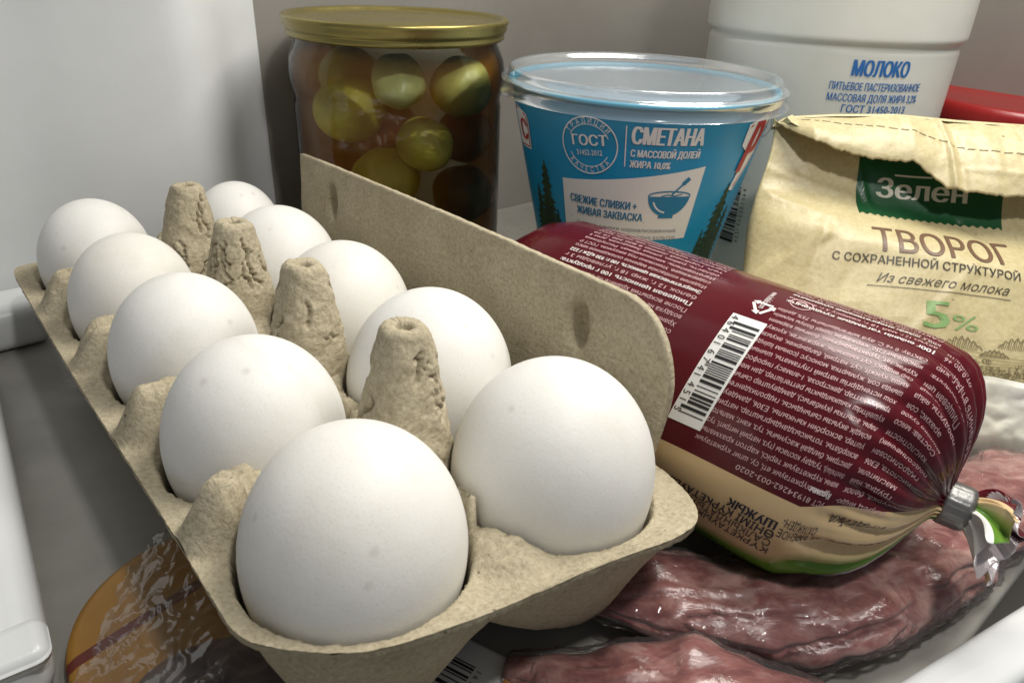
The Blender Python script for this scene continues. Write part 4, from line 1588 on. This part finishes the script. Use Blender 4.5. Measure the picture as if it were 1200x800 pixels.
roll('meat_pack', [(14, 150, -149), (24, 146, -148.5), (42, 142, -148), (66, 139, -148.5), (90, 144, -149), (118, 160, -149.5), (146, 182, -150), (176, 204, -150)], [6, 8.5, 10.5, 11.5, 11, 10.5, 10, 9], 'roll of raw marbled meat in clear film lying against the sausage', seed=1)
roll('meat_pack', [(2, 122, -155), (10, 120, -153.5), (22, 117, -151.5), (40, 112, -150.5), (60, 107, -151), (78, 106, -152.5), (88, 107, -154)], [2, 5, 9, 11, 11.5, 10, 5], 'roll of raw marbled meat in clear film lying nearest the shelf edge', seed=2)

# flat labelled pack with a barcode below the carton's near end
lp = thing('labelled_pack', 'flat white pack with barcode and orange edge peeping out under the carton', 'package', matrix=Matrix.Translation(Vector((-9, 117, SHELF)) * MM) @ Matrix.Rotation(math.radians(-28), 4, 'Z'))
V, F = rbox((-16, -14, 0.3), (12, 13, 3.2), 1.4)
mesh_obj('pack', V, F, Mat('white_wrap', (0.55, 0.55, 0.54), 0.35).m, lp)
k_ = Ink(lambda x, y, dz=0.0: (x, y, 3.32))
bars, tot = barcode_bars(random.Random(3), 34)
for p, wd in bars:
    k_.rect(-9 , -6 + 13 * p / tot, 1, -6 + 13 * (p + wd) / tot, 0)
for i in range(6):
    k_.text('460291'[i], 3.2, -5 + 2 * i, 1.5, None, 0, rot=90)
k_.build('barcode', [BLK], lp)
k_ = Ink(lambda x, y, dz=0.0: (x, y, 3.30))
k_.rect(8.6, -12.5, 10.8, 11.5, 0)
k_.build('edge_stripe', [ink_mat('orange_ink', (0.55, 0.24, 0.03), 0.4)], lp)

# ------------------------------------------------------------------ cheese and crinkled film at the left
ch = Mat('orange_cheese', (0.45, 0.22, 0.025), 0.4)
oc = ch.coord()
sx2 = ch.n('ShaderNodeSeparateXYZ'); ch.l(oc, sx2.inputs[0])
dist = ch.math('ADD', ch.math('MULTIPLY', sx2.outputs[0], -0.80), ch.math('MULTIPLY', sx2.outputs[1], 0.60))
off_ = ch.math('ADD', dist, -0.0095)
line = ch.math('LESS_THAN', ch.math('ABSOLUTE', off_), 0.0016)
c = ch.ramp(ch.noise(60, 4), [(0.3, (0.30, 0.14, 0.015)), (0.7, (0.38, 0.19, 0.025))])
ch.color(ch.mix(line, c, (0.12, 0.018, 0.01)))
V, F = lathe([(0.3, 0.3), (31, 0.3), (33, 1.5), (33.4, 3), (32.6, 5.0), (30.6, 5.8), (15, 6.1), (0.3, 6.2)], seg=96)
o = mesh_obj('cheese', V, F, ch.m)
o.location = Vector((-74, 134, SHELF)) * MM
tag(o, 'round orange cheese with a dark red stripe, half under the crinkled film', 'cheese')

dk = Mat('smoked_meat', (0.075, 0.055, 0.055), 0.4)
dk.color(dk.ramp(dk.noise(60, 4), [(0.3, (0.05, 0.035, 0.035)), (0.5, (0.10, 0.07, 0.07)), (0.75, (0.20, 0.15, 0.14))]))
V = []
for k in range(20):
    ph = PI * k / 19
    for j in range(56):
        a = 2 * PI * j / 56
        q = 1 + 0.12 * fb(math.cos(a), math.sin(a), ph, 1.3, 2)
        V.append((25 * math.sin(ph) ** 0.7 * math.cos(a) * q, 17 * math.sin(ph) ** 0.7 * math.sin(a) * q, max(6.0 * math.cos(ph) * q, -4.2) + 4.6))
o = mesh_obj('smoked_meat', V, gridfaces(20, 56, True, flip=True), dk.m)
o.matrix_world = Matrix.Translation(Vector((-61, 109, SHELF + 0.3)) * MM) @ Matrix.Rotation(math.radians(20), 4, 'Z')
tag(o, 'dark lump of smoked meat in the film beside the orange cheese', 'meat')

crk = clear_mat('crinkled_film', (0.94, 0.93, 0.92), 1.45, 0.14, 0.13, (0.30, 0.28, 0.27), bump=(70, 0.4), gloss=0.17)
A = [(-92, 104), (-96, 128), (-97, 150), (-93, 176)]
B = [(-36, 92), (-48, 112), (-62, 134), (-76, 160)]
V = []
NI, NJ = 110, 90
for i in range(NI):
    t = i / (NI - 1)
    a = np.array([np.interp(t, [0, .33, .66, 1], [p[k] for p in A]) for k in (0, 1)])
    b = np.array([np.interp(t, [0, .33, .66, 1], [p[k] for p in B]) for k in (0, 1)])
    a = a + np.array([2.0 * fb(t * 30, 0, 1, 0.5, 4), 0])
    for j in range(NJ):
        u = j / (NJ - 1)
        p = a + (b - a) * u
        h = 10.0 + 3.0 * math.sin(u * PI) * (0.4 + 0.6 * (1 - abs(2 * t - 0.7)))
        r1 = 1 - abs(noise.noise(Vector((p[0] * 0.13, p[1] * 0.09, 1.0))))
        r2 = 1 - abs(noise.noise(Vector((p[0] * 0.30 + 9, p[1] * 0.18, 4.0))))
        r3 = 1 - abs(noise.noise(Vector((p[0] * 0.7, p[1] * 0.5 + 3, 8.0))))
        h += 1.6 * (r1 - 0.7) + 1.4 * max(0, r2 - 0.84) * 4 * (1 - 0.7 * u) + 0.45 * max(0, r3 - 0.88) * 4 * max(0, 1 - 2.2 * u)
        V.append((p[0] + 70, p[1] - 130, max(h, 6.6)))
o = mesh_obj('plastic_wrap', V, gridfaces(NI, NJ, flip=True), crk)
o.location = Vector((-70, 130, SHELF)) * MM
tag(o, 'crinkled clear plastic film lying over the orange cheese beside the carton', 'plastic film')
